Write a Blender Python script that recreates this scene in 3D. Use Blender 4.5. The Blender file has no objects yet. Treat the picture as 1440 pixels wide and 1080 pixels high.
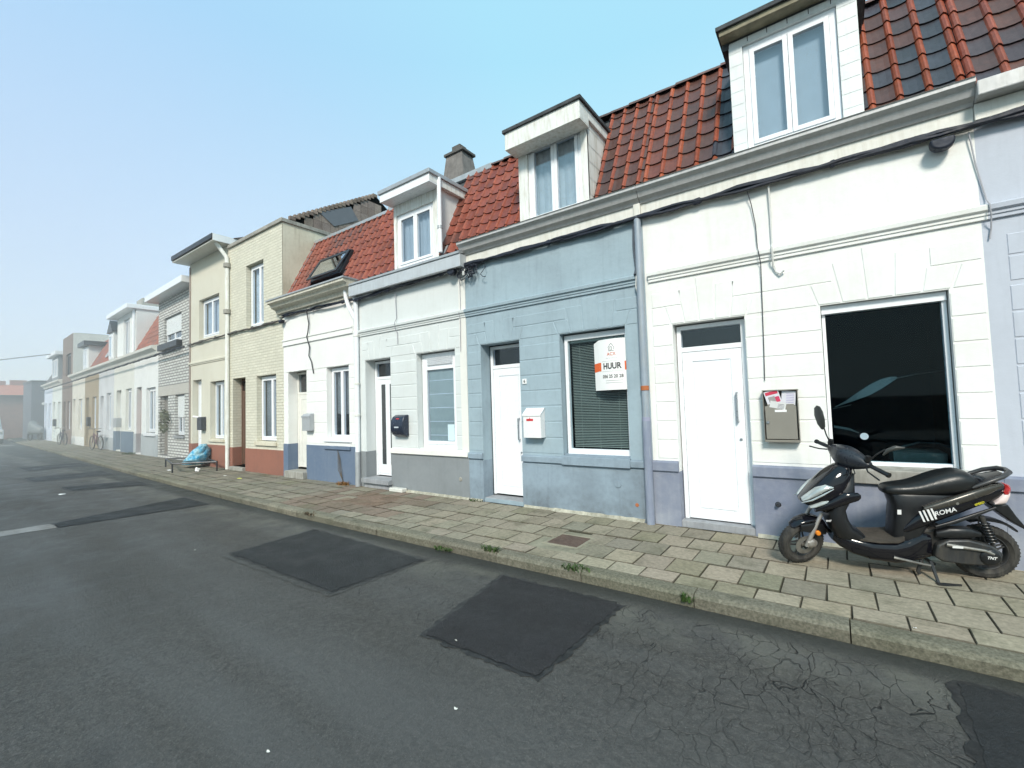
import bpy, math, random
from mathutils import Vector, Matrix
random.seed(7)
R = random.Random(11)
scene = bpy.context.scene
col = scene.collection

# ------------------------------------------------------------------ materials
MATS = {}
def newmat(name):
    m = bpy.data.materials.new(name); m.use_nodes = True
    nt = m.node_tree; nt.nodes.clear()
    out = nt.nodes.new('ShaderNodeOutputMaterial')
    return m, nt, out
def N(nt, t, **kw):
    n = nt.nodes.new(t)
    for k, v in kw.items():
        if k in n.inputs.keys(): n.inputs[k].default_value = v
        else: setattr(n, k, v)
    return n
def mixc(nt, fac, a, b, mode='MIX'):
    n = nt.nodes.new('ShaderNodeMix'); n.data_type = 'RGBA'; n.blend_type = mode
    for sock, v in ((n.inputs[0], fac), (n.inputs[6], a), (n.inputs[7], b)):
        if hasattr(v, 'is_linked') or isinstance(v, bpy.types.NodeSocket): nt.links.new(v, sock)
        else: sock.default_value = v if not isinstance(v, tuple) else (*v[:3], 1)
    return n.outputs[2]
def math_(nt, op, a, b=None, c=None, clamp=False):
    n = nt.nodes.new('ShaderNodeMath'); n.operation = op; n.use_clamp = clamp
    for i, v in enumerate((a, b, c)):
        if v is None: continue
        if isinstance(v, bpy.types.NodeSocket): nt.links.new(v, n.inputs[i])
        else: n.inputs[i].default_value = v
    return n.outputs[0]
def rng(nt, v, a, b, c=0., d=1.):
    n = nt.nodes.new('ShaderNodeMapRange'); n.clamp = True
    nt.links.new(v, n.inputs[0])
    for i, q in enumerate((a, b, c, d)): n.inputs[i+1].default_value = q
    return n.outputs[0]
def pos(nt): return nt.nodes.new('ShaderNodeNewGeometry').outputs['Position']
def scaled(nt, v, s):
    n = nt.nodes.new('ShaderNodeVectorMath'); n.operation = 'MULTIPLY'
    nt.links.new(v, n.inputs[0]); n.inputs[1].default_value = s
    return n.outputs[0]
def noise(nt, vec, scale, detail=3., rough=.55, out=0, dist=0.):
    n = N(nt, 'ShaderNodeTexNoise', Scale=scale, Detail=detail, Roughness=rough, Distortion=dist)
    nt.links.new(vec, n.inputs['Vector']); return n.outputs[out]
def bsdf(nt, out, color, rough=.6, metal=0., spec=.5, bump=None, bstr=.3, bdist=.01):
    b = N(nt, 'ShaderNodeBsdfPrincipled', Metallic=metal)
    b.inputs['Specular IOR Level'].default_value = spec
    for nm, v in (('Base Color', color), ('Roughness', rough)):
        if isinstance(v, bpy.types.NodeSocket): nt.links.new(v, b.inputs[nm])
        else: b.inputs[nm].default_value = (*v[:3], 1) if isinstance(v, tuple) else v
    if bump is not None:
        bn = N(nt, 'ShaderNodeBump', Strength=bstr, Distance=bdist)
        nt.links.new(bump, bn.inputs['Height']); nt.links.new(bn.outputs[0], b.inputs['Normal'])
    nt.links.new(b.outputs[0], out.inputs[0]); return b
def cached(f):
    def g(name, *a, **k):
        if name not in MATS: MATS[name] = f(name, *a, **k)
        return MATS[name]
    return g

@cached
def plaster(name, c, dirt=None, dirt_amt=.25, bump=.25, streak=.25, low=.35, rough=.85):
    m, nt, out = newmat(name); p = pos(nt)
    dirt = dirt or tuple(x*.62 for x in c)
    big = rng(nt, noise(nt, p, 1.3, 4, .6), .42, .72)
    fine = rng(nt, noise(nt, p, 14, 5, .65), .45, .8)
    st = rng(nt, noise(nt, scaled(nt, p, (5., 5., .45)), 2.2, 4, .6), .52, .8)
    a = math_(nt, 'MULTIPLY', big, dirt_amt)
    a = math_(nt, 'ADD', a, math_(nt, 'MULTIPLY', st, streak))
    a = math_(nt, 'ADD', a, math_(nt, 'MULTIPLY', fine, dirt_amt*.5))
    sx = N(nt, 'ShaderNodeSeparateXYZ'); nt.links.new(p, sx.inputs[0])
    lowf = math_(nt, 'MULTIPLY', rng(nt, sx.outputs[2], 0., .4, 1., 0.), rng(nt, noise(nt, p, 5, 4, .6), .3, .7, .2, 1.))
    a = math_(nt, 'ADD', a, math_(nt, 'MULTIPLY', lowf, low), clamp=True)
    colr = mixc(nt, a, c, dirt)
    b1 = noise(nt, p, 60, 4, .7)
    b2 = noise(nt, p, 9, 3, .5)
    hb = math_(nt, 'ADD', b1, math_(nt, 'MULTIPLY', b2, 2.))
    bsdf(nt, out, colr, rough, 0, .25, hb, bump, .006)
    return m

@cached
def painted_brick(name, c, joint, dirt_amt=.3, bw=.21, bh=.07, depth=.6, var=.12, mort=.008):
    m, nt, out = newmat(name); p = pos(nt)
    cx = N(nt, 'ShaderNodeCombineXYZ'); sx = N(nt, 'ShaderNodeSeparateXYZ'); nt.links.new(p, sx.inputs[0])
    nt.links.new(math_(nt, 'ADD', sx.outputs[0], math_(nt, 'MULTIPLY', sx.outputs[1], .97)), cx.inputs[0]); nt.links.new(sx.outputs[2], cx.inputs[1])
    br = N(nt, 'ShaderNodeTexBrick', Scale=1.)
    br.inputs['Brick Width'].default_value = bw; br.inputs['Row Height'].default_value = bh
    br.inputs['Mortar Size'].default_value = mort; br.inputs['Mortar Smooth'].default_value = .3
    br.inputs['Color1'].default_value = (*[min(1, x*(1+var)) for x in c], 1); br.inputs['Color2'].default_value = (*[x*(1-var) for x in c], 1)
    br.inputs['Mortar'].default_value = (*joint, 1)
    nt.links.new(cx.outputs[0], br.inputs['Vector'])
    big = rng(nt, noise(nt, p, 1.6, 4, .6), .4, .75)
    colr = mixc(nt, math_(nt, 'MULTIPLY', big, dirt_amt), br.outputs[0], tuple(x*.6 for x in c))
    h = math_(nt, 'SUBTRACT', math_(nt, 'MULTIPLY', noise(nt, p, 40, 3, .6), .3), br.outputs['Fac'])
    bsdf(nt, out, colr, .85, 0, .2, h, depth, .008)
    return m

@cached
def paint(name, c, rough=.35, metal=0., spec=.5, var=.06, bump=0., dirt=None, dirt_amt=0.):
    m, nt, out = newmat(name); p = pos(nt)
    n1 = rng(nt, noise(nt, p, 6, 4, .6), .3, .7)
    colr = mixc(nt, n1, tuple(x*(1-var) for x in c), tuple(min(1, x*(1+var)) for x in c))
    if dirt:
        st = rng(nt, noise(nt, scaled(nt, p, (9., 9., 1.2)), 2.5, 5, .65), .45, .75)
        colr = mixc(nt, math_(nt, 'MULTIPLY', st, dirt_amt), colr, dirt)
    r = rng(nt, noise(nt, p, 25, 3, .6), .3, .7, max(0.03, rough*.8), min(1, rough*1.2))
    bsdf(nt, out, colr, r, metal, spec, noise(nt, p, 90, 2, .5) if bump else None, bump, .003)
    return m

@cached
def glass(name, tint=(.9, .95, 1.), ior=1.5, boost=0.0):
    m, nt, out = newmat(name)
    t = N(nt, 'ShaderNodeBsdfTransparent', Color=(*tint, 1)); g = N(nt, 'ShaderNodeBsdfGlossy', Roughness=.02)
    g.inputs[0].default_value = (1, 1, 1, 1)
    f = N(nt, 'ShaderNodeFresnel', IOR=ior); mx = N(nt, 'ShaderNodeMixShader')
    bf = nt.nodes.new('ShaderNodeNewGeometry').outputs['Backfacing']
    nt.links.new(math_(nt, 'ADD', math_(nt, 'MULTIPLY', bf, 1/ior-ior), ior), f.inputs['IOR'])
    fac = math_(nt, 'ADD', f.outputs[0], boost, clamp=True)
    nt.links.new(fac, mx.inputs[0]); nt.links.new(t.outputs[0], mx.inputs[1]); nt.links.new(g.outputs[0], mx.inputs[2])
    nt.links.new(mx.outputs[0], out.inputs[0]); return m

@cached
def vcol(name, rough=.7, spec=.3, grain=.35, scale=30., bump=.3, stain=(.03, .03, .03), stain_amt=.3, stain_scale=3., bdist=.004):
    m, nt, out = newmat(name); p = pos(nt)
    at = N(nt, 'ShaderNodeAttribute', attribute_name='Col')
    n1 = rng(nt, noise(nt, p, scale, 5, .7), .25, .75, 1-grain, 1+grain)
    mu = N(nt, 'ShaderNodeVectorMath', operation='SCALE'); nt.links.new(at.outputs[0], mu.inputs[0]); nt.links.new(n1, mu.inputs['Scale'])
    s = rng(nt, noise(nt, p, stain_scale, 5, .7), .5, .72)
    c = mixc(nt, math_(nt, 'MULTIPLY', s, stain_amt), mu.outputs[0], stain)
    bsdf(nt, out, c, rough, 0, spec, noise(nt, p, scale*3, 4, .7), bump, bdist)
    return m

def asphalt_mat(name, base=.055, tint=(1., .97, .93), cracks=False, patch=False):
    m, nt, out = newmat(name); p = pos(nt)
    g1 = rng(nt, noise(nt, p, 75, 3, .85), .35, .65); g2 = rng(nt, noise(nt, p, 24, 6, .85), .36, .64)
    v = N(nt, 'ShaderNodeTexVoronoi', Scale=60.); nt.links.new(p, v.inputs['Vector'])
    sp = rng(nt, v.outputs['Distance'], .1, .75)
    big = rng(nt, noise(nt, p, .55, 4, .55), .35, .7); mid = rng(nt, noise(nt, p, 2.4, 5, .65), .35, .7)
    lo = tuple(base*.38*t for t in tint); hi = tuple(base*2.1*t for t in tint)
    c = mixc(nt, math_(nt, 'MULTIPLY', g2, math_(nt, 'ADD', g1, .35)), lo, hi)
    c = mixc(nt, math_(nt, 'MULTIPLY', big, .5), c, tuple(base*.72*t for t in tint))
    c = mixc(nt, math_(nt, 'MULTIPLY', mid, .28), c, (base*1.7, base*1.65, base*1.5))
    spk = rng(nt, noise(nt, p, 110, 2, .5), .64, .72)
    c = mixc(nt, math_(nt, 'MULTIPLY', spk, .6), c, (base*4, base*3.9, base*3.5))
    h = math_(nt, 'ADD', math_(nt, 'MULTIPLY', sp, .5), g2)
    tr = rng(nt, noise(nt, scaled(nt, p, (.18, 1.3, 1.)), 1.1, 4, .55), .42, .68)
    c = mixc(nt, math_(nt, 'MULTIPLY', tr, .45), c, (base*2.3, base*2.32, base*2.35))
    oil = rng(nt, noise(nt, p, 1.1, 5, .6), .62, .74)
    c = mixc(nt, math_(nt, 'MULTIPLY', oil, .35), c, (base*.4, base*.4, base*.42))
    if cracks:
        sx = N(nt, 'ShaderNodeSeparateXYZ'); nt.links.new(p, sx.inputs[0])
        wv = N(nt, 'ShaderNodeVectorMath', operation='ADD')
        nn = N(nt, 'ShaderNodeTexNoise', Scale=3.2, Detail=4.); nt.links.new(p, nn.inputs['Vector'])
        nt.links.new(p, wv.inputs[0]); nt.links.new(scaled(nt, nn.outputs[1], (.32, .32, 0.)), wv.inputs[1])
        sv = scaled(nt, wv.outputs[0], (1.3, .6, 0.001))
        dens = []
        for sc, wd in ((7.4, .012), (14., .011)):
            vo = N(nt, 'ShaderNodeTexVoronoi', Scale=sc, feature='DISTANCE_TO_EDGE'); nt.links.new(sv, vo.inputs['Vector'])
            dens.append(rng(nt, vo.outputs['Distance'], wd*.3, wd*2., 1., 0.))
        brk = rng(nt, noise(nt, p, 3.1, 3, .6), .4, .55); brk2 = rng(nt, noise(nt, p, 2.1, 3, .6), .5, .6)
        mx_ = math_(nt, 'MULTIPLY', rng(nt, sx.outputs[0], -5.5, -1.), rng(nt, sx.outputs[1], -3.9, -2.75))
        mx_ = math_(nt, 'MULTIPLY', mx_, rng(nt, sx.outputs[1], -2.12, -2.2))
        cr = math_(nt, 'MAXIMUM', math_(nt, 'MULTIPLY', dens[0], brk), math_(nt, 'MULTIPLY', math_(nt, 'MULTIPLY', dens[1], brk2), .7))
        cr = math_(nt, 'MULTIPLY', cr, mx_)
        # worn, stony edge strip beside the kerb
        ed = math_(nt, 'MULTIPLY', rng(nt, sx.outputs[1], -2.75, -2.3), rng(nt, noise(nt, p, 1.7, 6, .72), .42, .62))
        ed = math_(nt, 'MULTIPLY', ed, rng(nt, sx.outputs[1], -2.08, -2.2))
        c = mixc(nt, math_(nt, 'MULTIPLY', ed, .62), c, (base*3.0, base*2.9, base*2.4))
        gut = rng(nt, sx.outputs[1], -2.2, -2.06)
        c = mixc(nt, math_(nt, 'MULTIPLY', gut, .6), c, (base*.55, base*.6, base*.5))
        c = mixc(nt, cr, c, (.006, .006, .006))
        h = math_(nt, 'SUBTRACT', h, math_(nt, 'MULTIPLY', cr, 5.))
    r = rng(nt, mid, 0, 1, .5, .78)
    bsdf(nt, out, c, r, 0, .35, h, .6, .006)
    return m

# ------------------------------------------------------------------ mesh builder
OFF = {}
class MB:
    def __init__(s): s.v = []; s.f = []; s.m = []; s.c = []
    def add(s, vs, fs, mi=0, c=None):
        o = len(s.v); s.v += [tuple(q) for q in vs]
        for f in fs: s.f.append([i+o for i in f]); s.m.append(mi); s.c.append(c)
        return s
    def box(s, x0, x1, y0, y1, z0, z1, mi=0, c=None):
        vs = [(x, y, z) for x in (x0, x1) for y in (y0, y1) for z in (z0, z1)]
        return s.add(vs, [(0, 1, 3, 2), (4, 6, 7, 5), (0, 4, 5, 1), (2, 3, 7, 6), (0, 2, 6, 4), (1, 5, 7, 3)], mi, c)
    def prism_x(s, prof, x0, x1, mi=0, c=None):
        n = len(prof); vs = [(x0, y, z) for y, z in prof]+[(x1, y, z) for y, z in prof]
        fs = [list(range(n))[::-1], list(range(n, 2*n))]+[(i, (i+1) % n, n+(i+1) % n, n+i) for i in range(n)]
        return s.add(vs, fs, mi, c)
    def prism_y(s, prof, y0, y1, mi=0, c=None):
        n = len(prof); vs = [(x, y0, z) for x, z in prof]+[(x, y1, z) for x, z in prof]
        fs = [list(range(n)), list(range(n, 2*n))[::-1]]+[(i, n+i, n+(i+1) % n, (i+1) % n) for i in range(n)]
        return s.add(vs, fs, mi, c)
    def prism_z(s, prof, z0, z1, mi=0, c=None):
        n = len(prof); vs = [(x, y, z0) for x, y in prof]+[(x, y, z1) for x, y in prof]
        fs = [list(range(n))[::-1], list(range(n, 2*n))]+[(i, (i+1) % n, n+(i+1) % n, n+i) for i in range(n)]
        return s.add(vs, fs, mi, c)
    def block(s, poly, y=0., d=.006, ch=.006, mi=0):
        # raised stone face with chamfered border; poly (x,z) counter-clockwise
        n = len(poly); cx = sum(p[0] for p in poly)/n; cz = sum(p[1] for p in poly)/n
        inn = []
        for i in range(n):
            a, b, c = poly[i-1], poly[i], poly[(i+1) % n]
            d1 = Vector((b[0]-a[0], b[1]-a[1])).normalized(); d2 = Vector((c[0]-b[0], c[1]-b[1])).normalized()
            n1 = Vector((-d1.y, d1.x)); n2 = Vector((-d2.y, d2.x)); k = (n1+n2); k = k/max(k.dot(n1), .2)
            inn.append((b[0]+k.x*ch, b[1]+k.y*ch))
        vs = [(x, y, z) for x, z in poly]+[(x, y-d, z) for x, z in inn]
        return s.add(vs, [list(range(n, 2*n))]+[(i, (i+1) % n, n+(i+1) % n, n+i) for i in range(n)], mi)
    def tube(s, pts, r, n=8, mi=0, c=None, caps=True):
        pts = [Vector(p) for p in pts]; rs = r if isinstance(r, (list, tuple)) else [r]*len(pts)
        rings = []; up = None
        for i, p in enumerate(pts):
            t = (pts[min(i+1, len(pts)-1)]-pts[max(i-1, 0)]).normalized()
            if up is None: up = Vector((0, 0, 1)) if abs(t.z) < .9 else Vector((1, 0, 0))
            a = (up-t*up.dot(t))
            if a.length < 1e-4: a = t.orthogonal()
            a.normalize(); b = t.cross(a); up = a
            rings.append([p+(a*math.cos(k*2*math.pi/n)+b*math.sin(k*2*math.pi/n))*rs[i] for k in range(n)])
        vs = [q for rg in rings for q in rg]; fs = []
        for i in range(len(pts)-1):
            for k in range(n): fs.append((i*n+k, i*n+(k+1) % n, (i+1)*n+(k+1) % n, (i+1)*n+k))
        if caps: fs += [list(range(n))[::-1], [(len(pts)-1)*n+k for k in range(n)]]
        return s.add(vs, fs, mi, c)
    def lathe(s, prof, cen, axis='y', n=32, mi=0, c=None):
        # prof: (radius, axial)
        cen = Vector(cen); vs = []
        for r_, a in prof:
            for k in range(n):
                t = 2*math.pi*k/n; u, w = r_*math.cos(t), r_*math.sin(t)
                vs.append(cen+(Vector((u, a, w)) if axis == 'y' else Vector((u, w, a)) if axis == 'z' else Vector((a, u, w))))
        fs = []
        for i in range(len(prof)-1):
            for k in range(n): fs.append((i*n+k, i*n+(k+1) % n, (i+1)*n+(k+1) % n, (i+1)*n+k))
        return s.add(vs, fs, mi, c)
    def loft(s, secs, n=16, e=2.6, mi=0, axis='x', cap=True):
        # secs: (u, cy, hw, z0, z1[,e]) superellipse sections across axis x (or z when axis='z': (z, cy, hw, x0, x1))
        vs = []
        for q in secs:
            u, cy, hw, a0, a1 = q[:5]; ee = q[5] if len(q) > 5 else e
            for k in range(n):
                t = 2*math.pi*(k+.5)/n; ct, st = math.cos(t), math.sin(t)
                w = hw*math.copysign(abs(ct)**(2/ee), ct); h = (a1-a0)/2*math.copysign(abs(st)**(2/ee), st)+(a0+a1)/2
                vs.append((u, cy+w, h) if axis == 'x' else (h, cy+w, u))
        m = len(secs); fs = [(i*n+k, i*n+(k+1) % n, (i+1)*n+(k+1) % n, (i+1)*n+k) for i in range(m-1) for k in range(n)]
        if cap: fs += [list(range(n))[::-1], [(m-1)*n+k for k in range(n)]]
        return s.add(vs, fs, mi)
    def build(s, name, mats, parent=None, smooth=False, bevel=0., subd=0, angle=40, seg=2):
        off = Vector(OFF.get(parent.name, (0, 0, 0))) if parent else Vector((0, 0, 0))
        top = parent is None
        if top:
            xs = [q[0] for q in s.v]; ys = [q[1] for q in s.v]; zs = [q[2] for q in s.v]
            off = Vector(((min(xs)+max(xs))/2, (min(ys)+max(ys))/2, min(zs)))
        me = bpy.data.meshes.new(name)
        me.from_pydata([tuple(Vector(q)-off) for q in s.v], [], s.f)
        for m in (mats if isinstance(mats, (list, tuple)) else [mats]): me.materials.append(m)
        me.polygons.foreach_set('material_index', s.m)
        if any(q is not None for q in s.c):
            ca = me.color_attributes.new('Col', 'FLOAT_COLOR', 'CORNER'); d = []
            for p, q in zip(me.polygons, s.c): d += list((*(q or (.5, .5, .5)), 1))*p.loop_total
            ca.data.foreach_set('color', d)
        me.validate(); me.update()
        import bmesh
        b = bmesh.new(); b.from_mesh(me); bmesh.ops.recalc_face_normals(b, faces=b.faces); b.to_mesh(me); b.free()
        if smooth:
            me.shade_smooth()
            if smooth != 'all': me.set_sharp_from_angle(angle=math.radians(angle))
        o = bpy.data.objects.new(name, me); col.objects.link(o)
        if top: o.location = off
        else: o.parent = parent; OFF[o.name] = tuple(off)
        if bevel:
            md = o.modifiers.new('soft_edges', 'BEVEL'); md.width = bevel; md.segments = seg; md.limit_method = 'ANGLE'; md.harden_normals = False
        if subd:
            md = o.modifiers.new('smooth_surface', 'SUBSURF'); md.levels = subd; md.render_levels = subd
        return o

def tag(o, label=None, cat=None, group=None, kind=None):
    if label: o['label'] = label
    if cat: o['category'] = cat
    if group: o['group'] = group
    if kind: o['kind'] = kind
    return o
def root(name, loc, label, cat, group=None, rz=0., off=None):
    o = bpy.data.objects.new(name, None); o.empty_display_size = .1; col.objects.link(o)
    o.location = loc; o.rotation_euler[2] = rz
    OFF[o.name] = off if off is not None else (0, 0, 0)
    return tag(o, label, cat, group)
def copy_tree(o, parent=None):
    c = o.copy(); col.objects.link(c)
    if parent: c.parent = parent
    for ch in [q for q in bpy.data.objects if q.parent == o]: copy_tree(ch, c)
    return c

def text_polys(body, size, bold=0., spacing=1.):
    cu = bpy.data.curves.new('t', 'FONT'); cu.body = body; cu.size = size; cu.align_x = 'CENTER'; cu.align_y = 'CENTER'
    cu.offset = bold; cu.space_character = spacing; cu.resolution_u = 4
    o = bpy.data.objects.new('t', cu); col.objects.link(o); dg = bpy.context.evaluated_depsgraph_get()
    ev = o.evaluated_get(dg); me = ev.to_mesh()
    vs = [v.co.copy() for v in me.vertices]; fs = [list(p.vertices) for p in me.polygons]
    ev.to_mesh_clear(); bpy.data.objects.remove(o); bpy.data.curves.remove(cu)
    return vs, fs

# ------------------------------------------------------------------ common materials
pvc = paint('white_pvc', (.83, .85, .88), .3, var=.02, dirt=(.5, .5, .46), dirt_amt=.1)
pvc_old = paint('weathered_white_paint', (.78, .79, .76), .55, var=.05, dirt=(.36, .31, .2), dirt_amt=.55, bump=.2)
zinc = paint('zinc_sheet', (.42, .44, .46), .45, .35, var=.12, dirt=(.2, .2, .2), dirt_amt=.3)
gutter_m = paint('painted_gutter', (.5, .5, .5), .5, .1, var=.08, dirt=(.28, .27, .24), dirt_amt=.4)
fascia_m = paint('painted_fascia', (.72, .71, .66), .6, var=.06, dirt=(.45, .42, .33), dirt_amt=.4, bump=.1)
dark_metal = paint('dark_metal', (.035, .038, .045), .4, .3)
black_rubber = paint('cable_rubber', (.012, .016, .03), .6, var=.3)
pane_m = glass('window_glass')
pane_sky = glass('upper_window_glass', boost=.06)
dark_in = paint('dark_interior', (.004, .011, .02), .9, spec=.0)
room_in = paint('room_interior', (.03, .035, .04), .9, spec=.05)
curtain_m = paint('grey_curtain', (.42, .45, .455), .9, spec=.1, var=.05)
curtain_w = paint('pale_curtain', (.5, .52, .5), .9, spec=.1, var=.1)
concrete = paint('old_concrete', (.34, .33, .3), .9, spec=.2, var=.2, bump=.5, dirt=(.14, .13, .11), dirt_amt=.5)
stone_sill = paint('bluestone', (.3, .31, .33), .75, spec=.3, var=.15, bump=.3, dirt=(.16, .15, .14), dirt_amt=.4)
bitumen = paint('roofing_felt', (.06, .065, .07), .8, spec=.3, var=.3, bump=.4)
tile_m = vcol('clay_pantile', .42, .45, .3, 16., .3, (.03, .03, .03), .35, 5.)

# ------------------------------------------------------------------ pieces of a house
def wall_front(mb, x0, x1, z0, z1, ops, y=0., depth=.24, mi=0):
    xs = sorted({x0, x1, *[q for o in ops for q in o[:2]]}); zs = sorted({z0, z1, *[q for o in ops for q in o[2:4]]})
    for i in range(len(xs)-1):
        for j in range(len(zs)-1):
            cx, cz = (xs[i]+xs[i+1])/2, (zs[j]+zs[j+1])/2
            if any(o[0] < cx < o[1] and o[2] < cz < o[3] for o in ops): continue
            a, b, c, d = xs[i], xs[i+1], zs[j], zs[j+1]
            mb.add([(a, y, c), (b, y, c), (b, y, d), (a, y, d)], [(0, 1, 2, 3)], mi)
    for a, b, c, d in [o[:4] for o in ops]:
        mb.add([(a, y, c), (a, y+depth, c), (a, y+depth, d), (a, y, d)], [(0, 1, 2, 3)], mi)
        mb.add([(b, y, c), (b, y+depth, c), (b, y+depth, d), (b, y, d)], [(3, 2, 1, 0)], mi)
        mb.add([(a, y, d), (b, y, d), (b, y+depth, d), (a, y+depth, d)], [(0, 3, 2, 1)], mi)
        if c > z0+.01: mb.add([(a, y, c), (b, y, c), (b, y+depth, c), (a, y+depth, c)], [(0, 1, 2, 3)], mi)
    # outer ends of the wall
    for x in (x0, x1): mb.add([(x, y, z0), (x, y+depth, z0), (x, y+depth, z1), (x, y, z1)], [(0, 1, 2, 3)], mi)
    mb.add([(x0, y, z1), (x1, y, z1), (x1, y+depth, z1), (x0, y+depth, z1)], [(0, 1, 2, 3)], mi)

def masonry(mb, x0, x1, ops, zb=.82, ztop=3.05, pitch=.236, mi=0, y=0., g=.007, lintel=2.5, short=False):
    """raised ashlar courses with open joints, flared voussoirs over the openings"""
    edges = [x0]+[q for o in sorted(ops) for q in o[:2]]+[x1]
    piers = [(edges[i], edges[i+1]) for i in range(0, len(edges), 2)]
    z = zb
    while z+pitch*.6 < lintel:
        for a, b in piers:
            if b-a < .05: continue
            aa, bb = a+g*.3, b-g*.3
            if b-a > .22: mb.block([(aa, z+g), (bb, z+g), (bb, min(z+pitch, lintel)-g), (aa, min(z+pitch, lintel)-g)], y, mi=mi)
        z += pitch
    h1, h2 = lintel+(ztop-lintel)*.42, lintel+(ztop-lintel)*.78
    fl = .17
    xs_prev = x0
    for o in sorted(ops):
        a, b = o[:2]; w = b-a; n = 5
        ta, tb = a-fl, b+fl
        bx = [a-.02+(w+.04)*k/n for k in range(n+1)]; tx = [ta+(tb-ta)*k/n for k in range(n+1)]
        def at(k, z): t = (z-lintel)/(ztop-lintel); return bx[k]+(tx[k]-bx[k])*t
        for k in range(n):
            zt = [h1, h2, ztop-.01, h2, h1][k] if not short else ztop-.01
            if k == 2: zt = ztop-.01
            mb.block([(bx[k]+g, lintel+g), (bx[k+1]-g, lintel+g), (at(k+1, zt)-g, zt), (at(k, zt)+g, zt)], y, mi=mi)
    # stepped courses between the fans
    so = sorted(ops)
    bounds = [x0]+[q for o in so for q in o[:2]]+[x1]
    for i in range(0, len(bounds), 2):
        a, b = bounds[i], bounds[i+1]
        for z0_, z1_, kk in ((lintel, h1, .02), (h1, h2, .0)):
            aa = a+(0 if i == 0 else (.02 if z0_ == lintel else -.12)) ; bb = b-(0 if i == len(bounds)-2 else (.02 if z0_ == lintel else -.12))
            f1 = .0 if i == 0 else fl*.42; f2 = .0 if i == len(bounds)-2 else fl*.42
            if z0_ == lintel: p = [(aa+g, z0_+g), (bb-g, z0_+g), (bb-f2-g, z1_-g), (aa+f1+g, z1_-g)]
            else: p = [(aa+g, z0_+g), (bb-g, z0_+g), (bb-g, z1_-g), (aa+g, z1_-g)]
            if p[1][0]-p[0][0] > .12 and p[2][0]-p[3][0] > .08: mb.block(p, y, mi=mi)

def string_course(mb, x0, x1, z=3.08, mi=0):
    mb.prism_x([(0, z-.005), (-.018, z), (-.018, z+.03), (-.03, z+.035), (-.03, z+.06), (-.055, z+.075), (-.06, z+.115), (-.02, z+.135), (0, z+.135)], x0, x1, mi)

def casement(parent, x0, x1, z0, z1, y=.13, cols=(0, 1), fw=.055, sash=.05, fm=None, gm=None, curtain=None, name='window', rows=None, d=.06, roller=0., cz=0.):
    fm = fm or pvc; gm = gm or pane_m
    mb = MB()
    mb.box(x0, x0+fw, y, y+d, z0, z1).box(x1-fw, x1, y, y+d, z0, z1).box(x0+fw, x1-fw, y, y+d, z0, z0+fw).box(x0+fw, x1-fw, y, y+d, z1-fw, z1)
    xa, xb, za, zb = x0+fw, x1-fw, z0+fw, z1-fw
    if roller: mb.box(xa, xb, y+.004, y+d-.004, zb-roller, zb); zb -= roller
    n = len(cols)-1; panes = []
    for k in range(n):
        a = xa+(xb-xa)*cols[k]; b = xa+(xb-xa)*cols[k+1]
        rr = rows or (0, 1)
        for j in range(len(rr)-1):
            c0 = za+(zb-za)*rr[j]; c1 = za+(zb-za)*rr[j+1]
            e = .002
            mb.box(a+e, a+sash, y-.014, y+d-.01, c0+e, c1-e).box(b-sash, b-e, y-.014, y+d-.01, c0+e, c1-e)
            mb.box(a+sash, b-sash, y-.014, y+d-.01, c0+e, c0+sash).box(a+sash, b-sash, y-.014, y+d-.01, c1-sash, c1-e)
            panes.append((a+sash, b-sash, c0+sash, c1-sash))
    w = mb.build(name, fm, parent, bevel=.003)
    for a, b, c0, c1 in panes:
        MB().box(a-.003, b+.003, y+.012, y+.018, c0-.003, c1+.003).build('pane', gm, w)
    if curtain:
        cb = MB(); nseg = max(6, int((x1-x0)/.04))
        for i in range(nseg):
            a = xa+(xb-xa)*i/nseg; b = xa+(xb-xa)*(i+1)/nseg
            ya, yb = y+d+.04+.01*math.sin(i*1.9), y+d+.04+.01*math.sin((i+1)*1.9)
            cb.add([(a, ya, za+cz), (b, yb, za+cz), (b, yb, zb), (a, ya, zb)], [(0, 1, 2, 3)])
        cb.build('curtain', curtain, w)
    return w

def sill(parent, x0, x1, z, m, d=.05, h=.07, name='sill'):
    return MB().prism_x([(.13, z), (-d, z-.012), (-d, z-h), (.0, z-h), (.0, z-h+.01), (.13, z-h+.01)], x0, x1).build(name, m, parent, bevel=.004)

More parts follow.
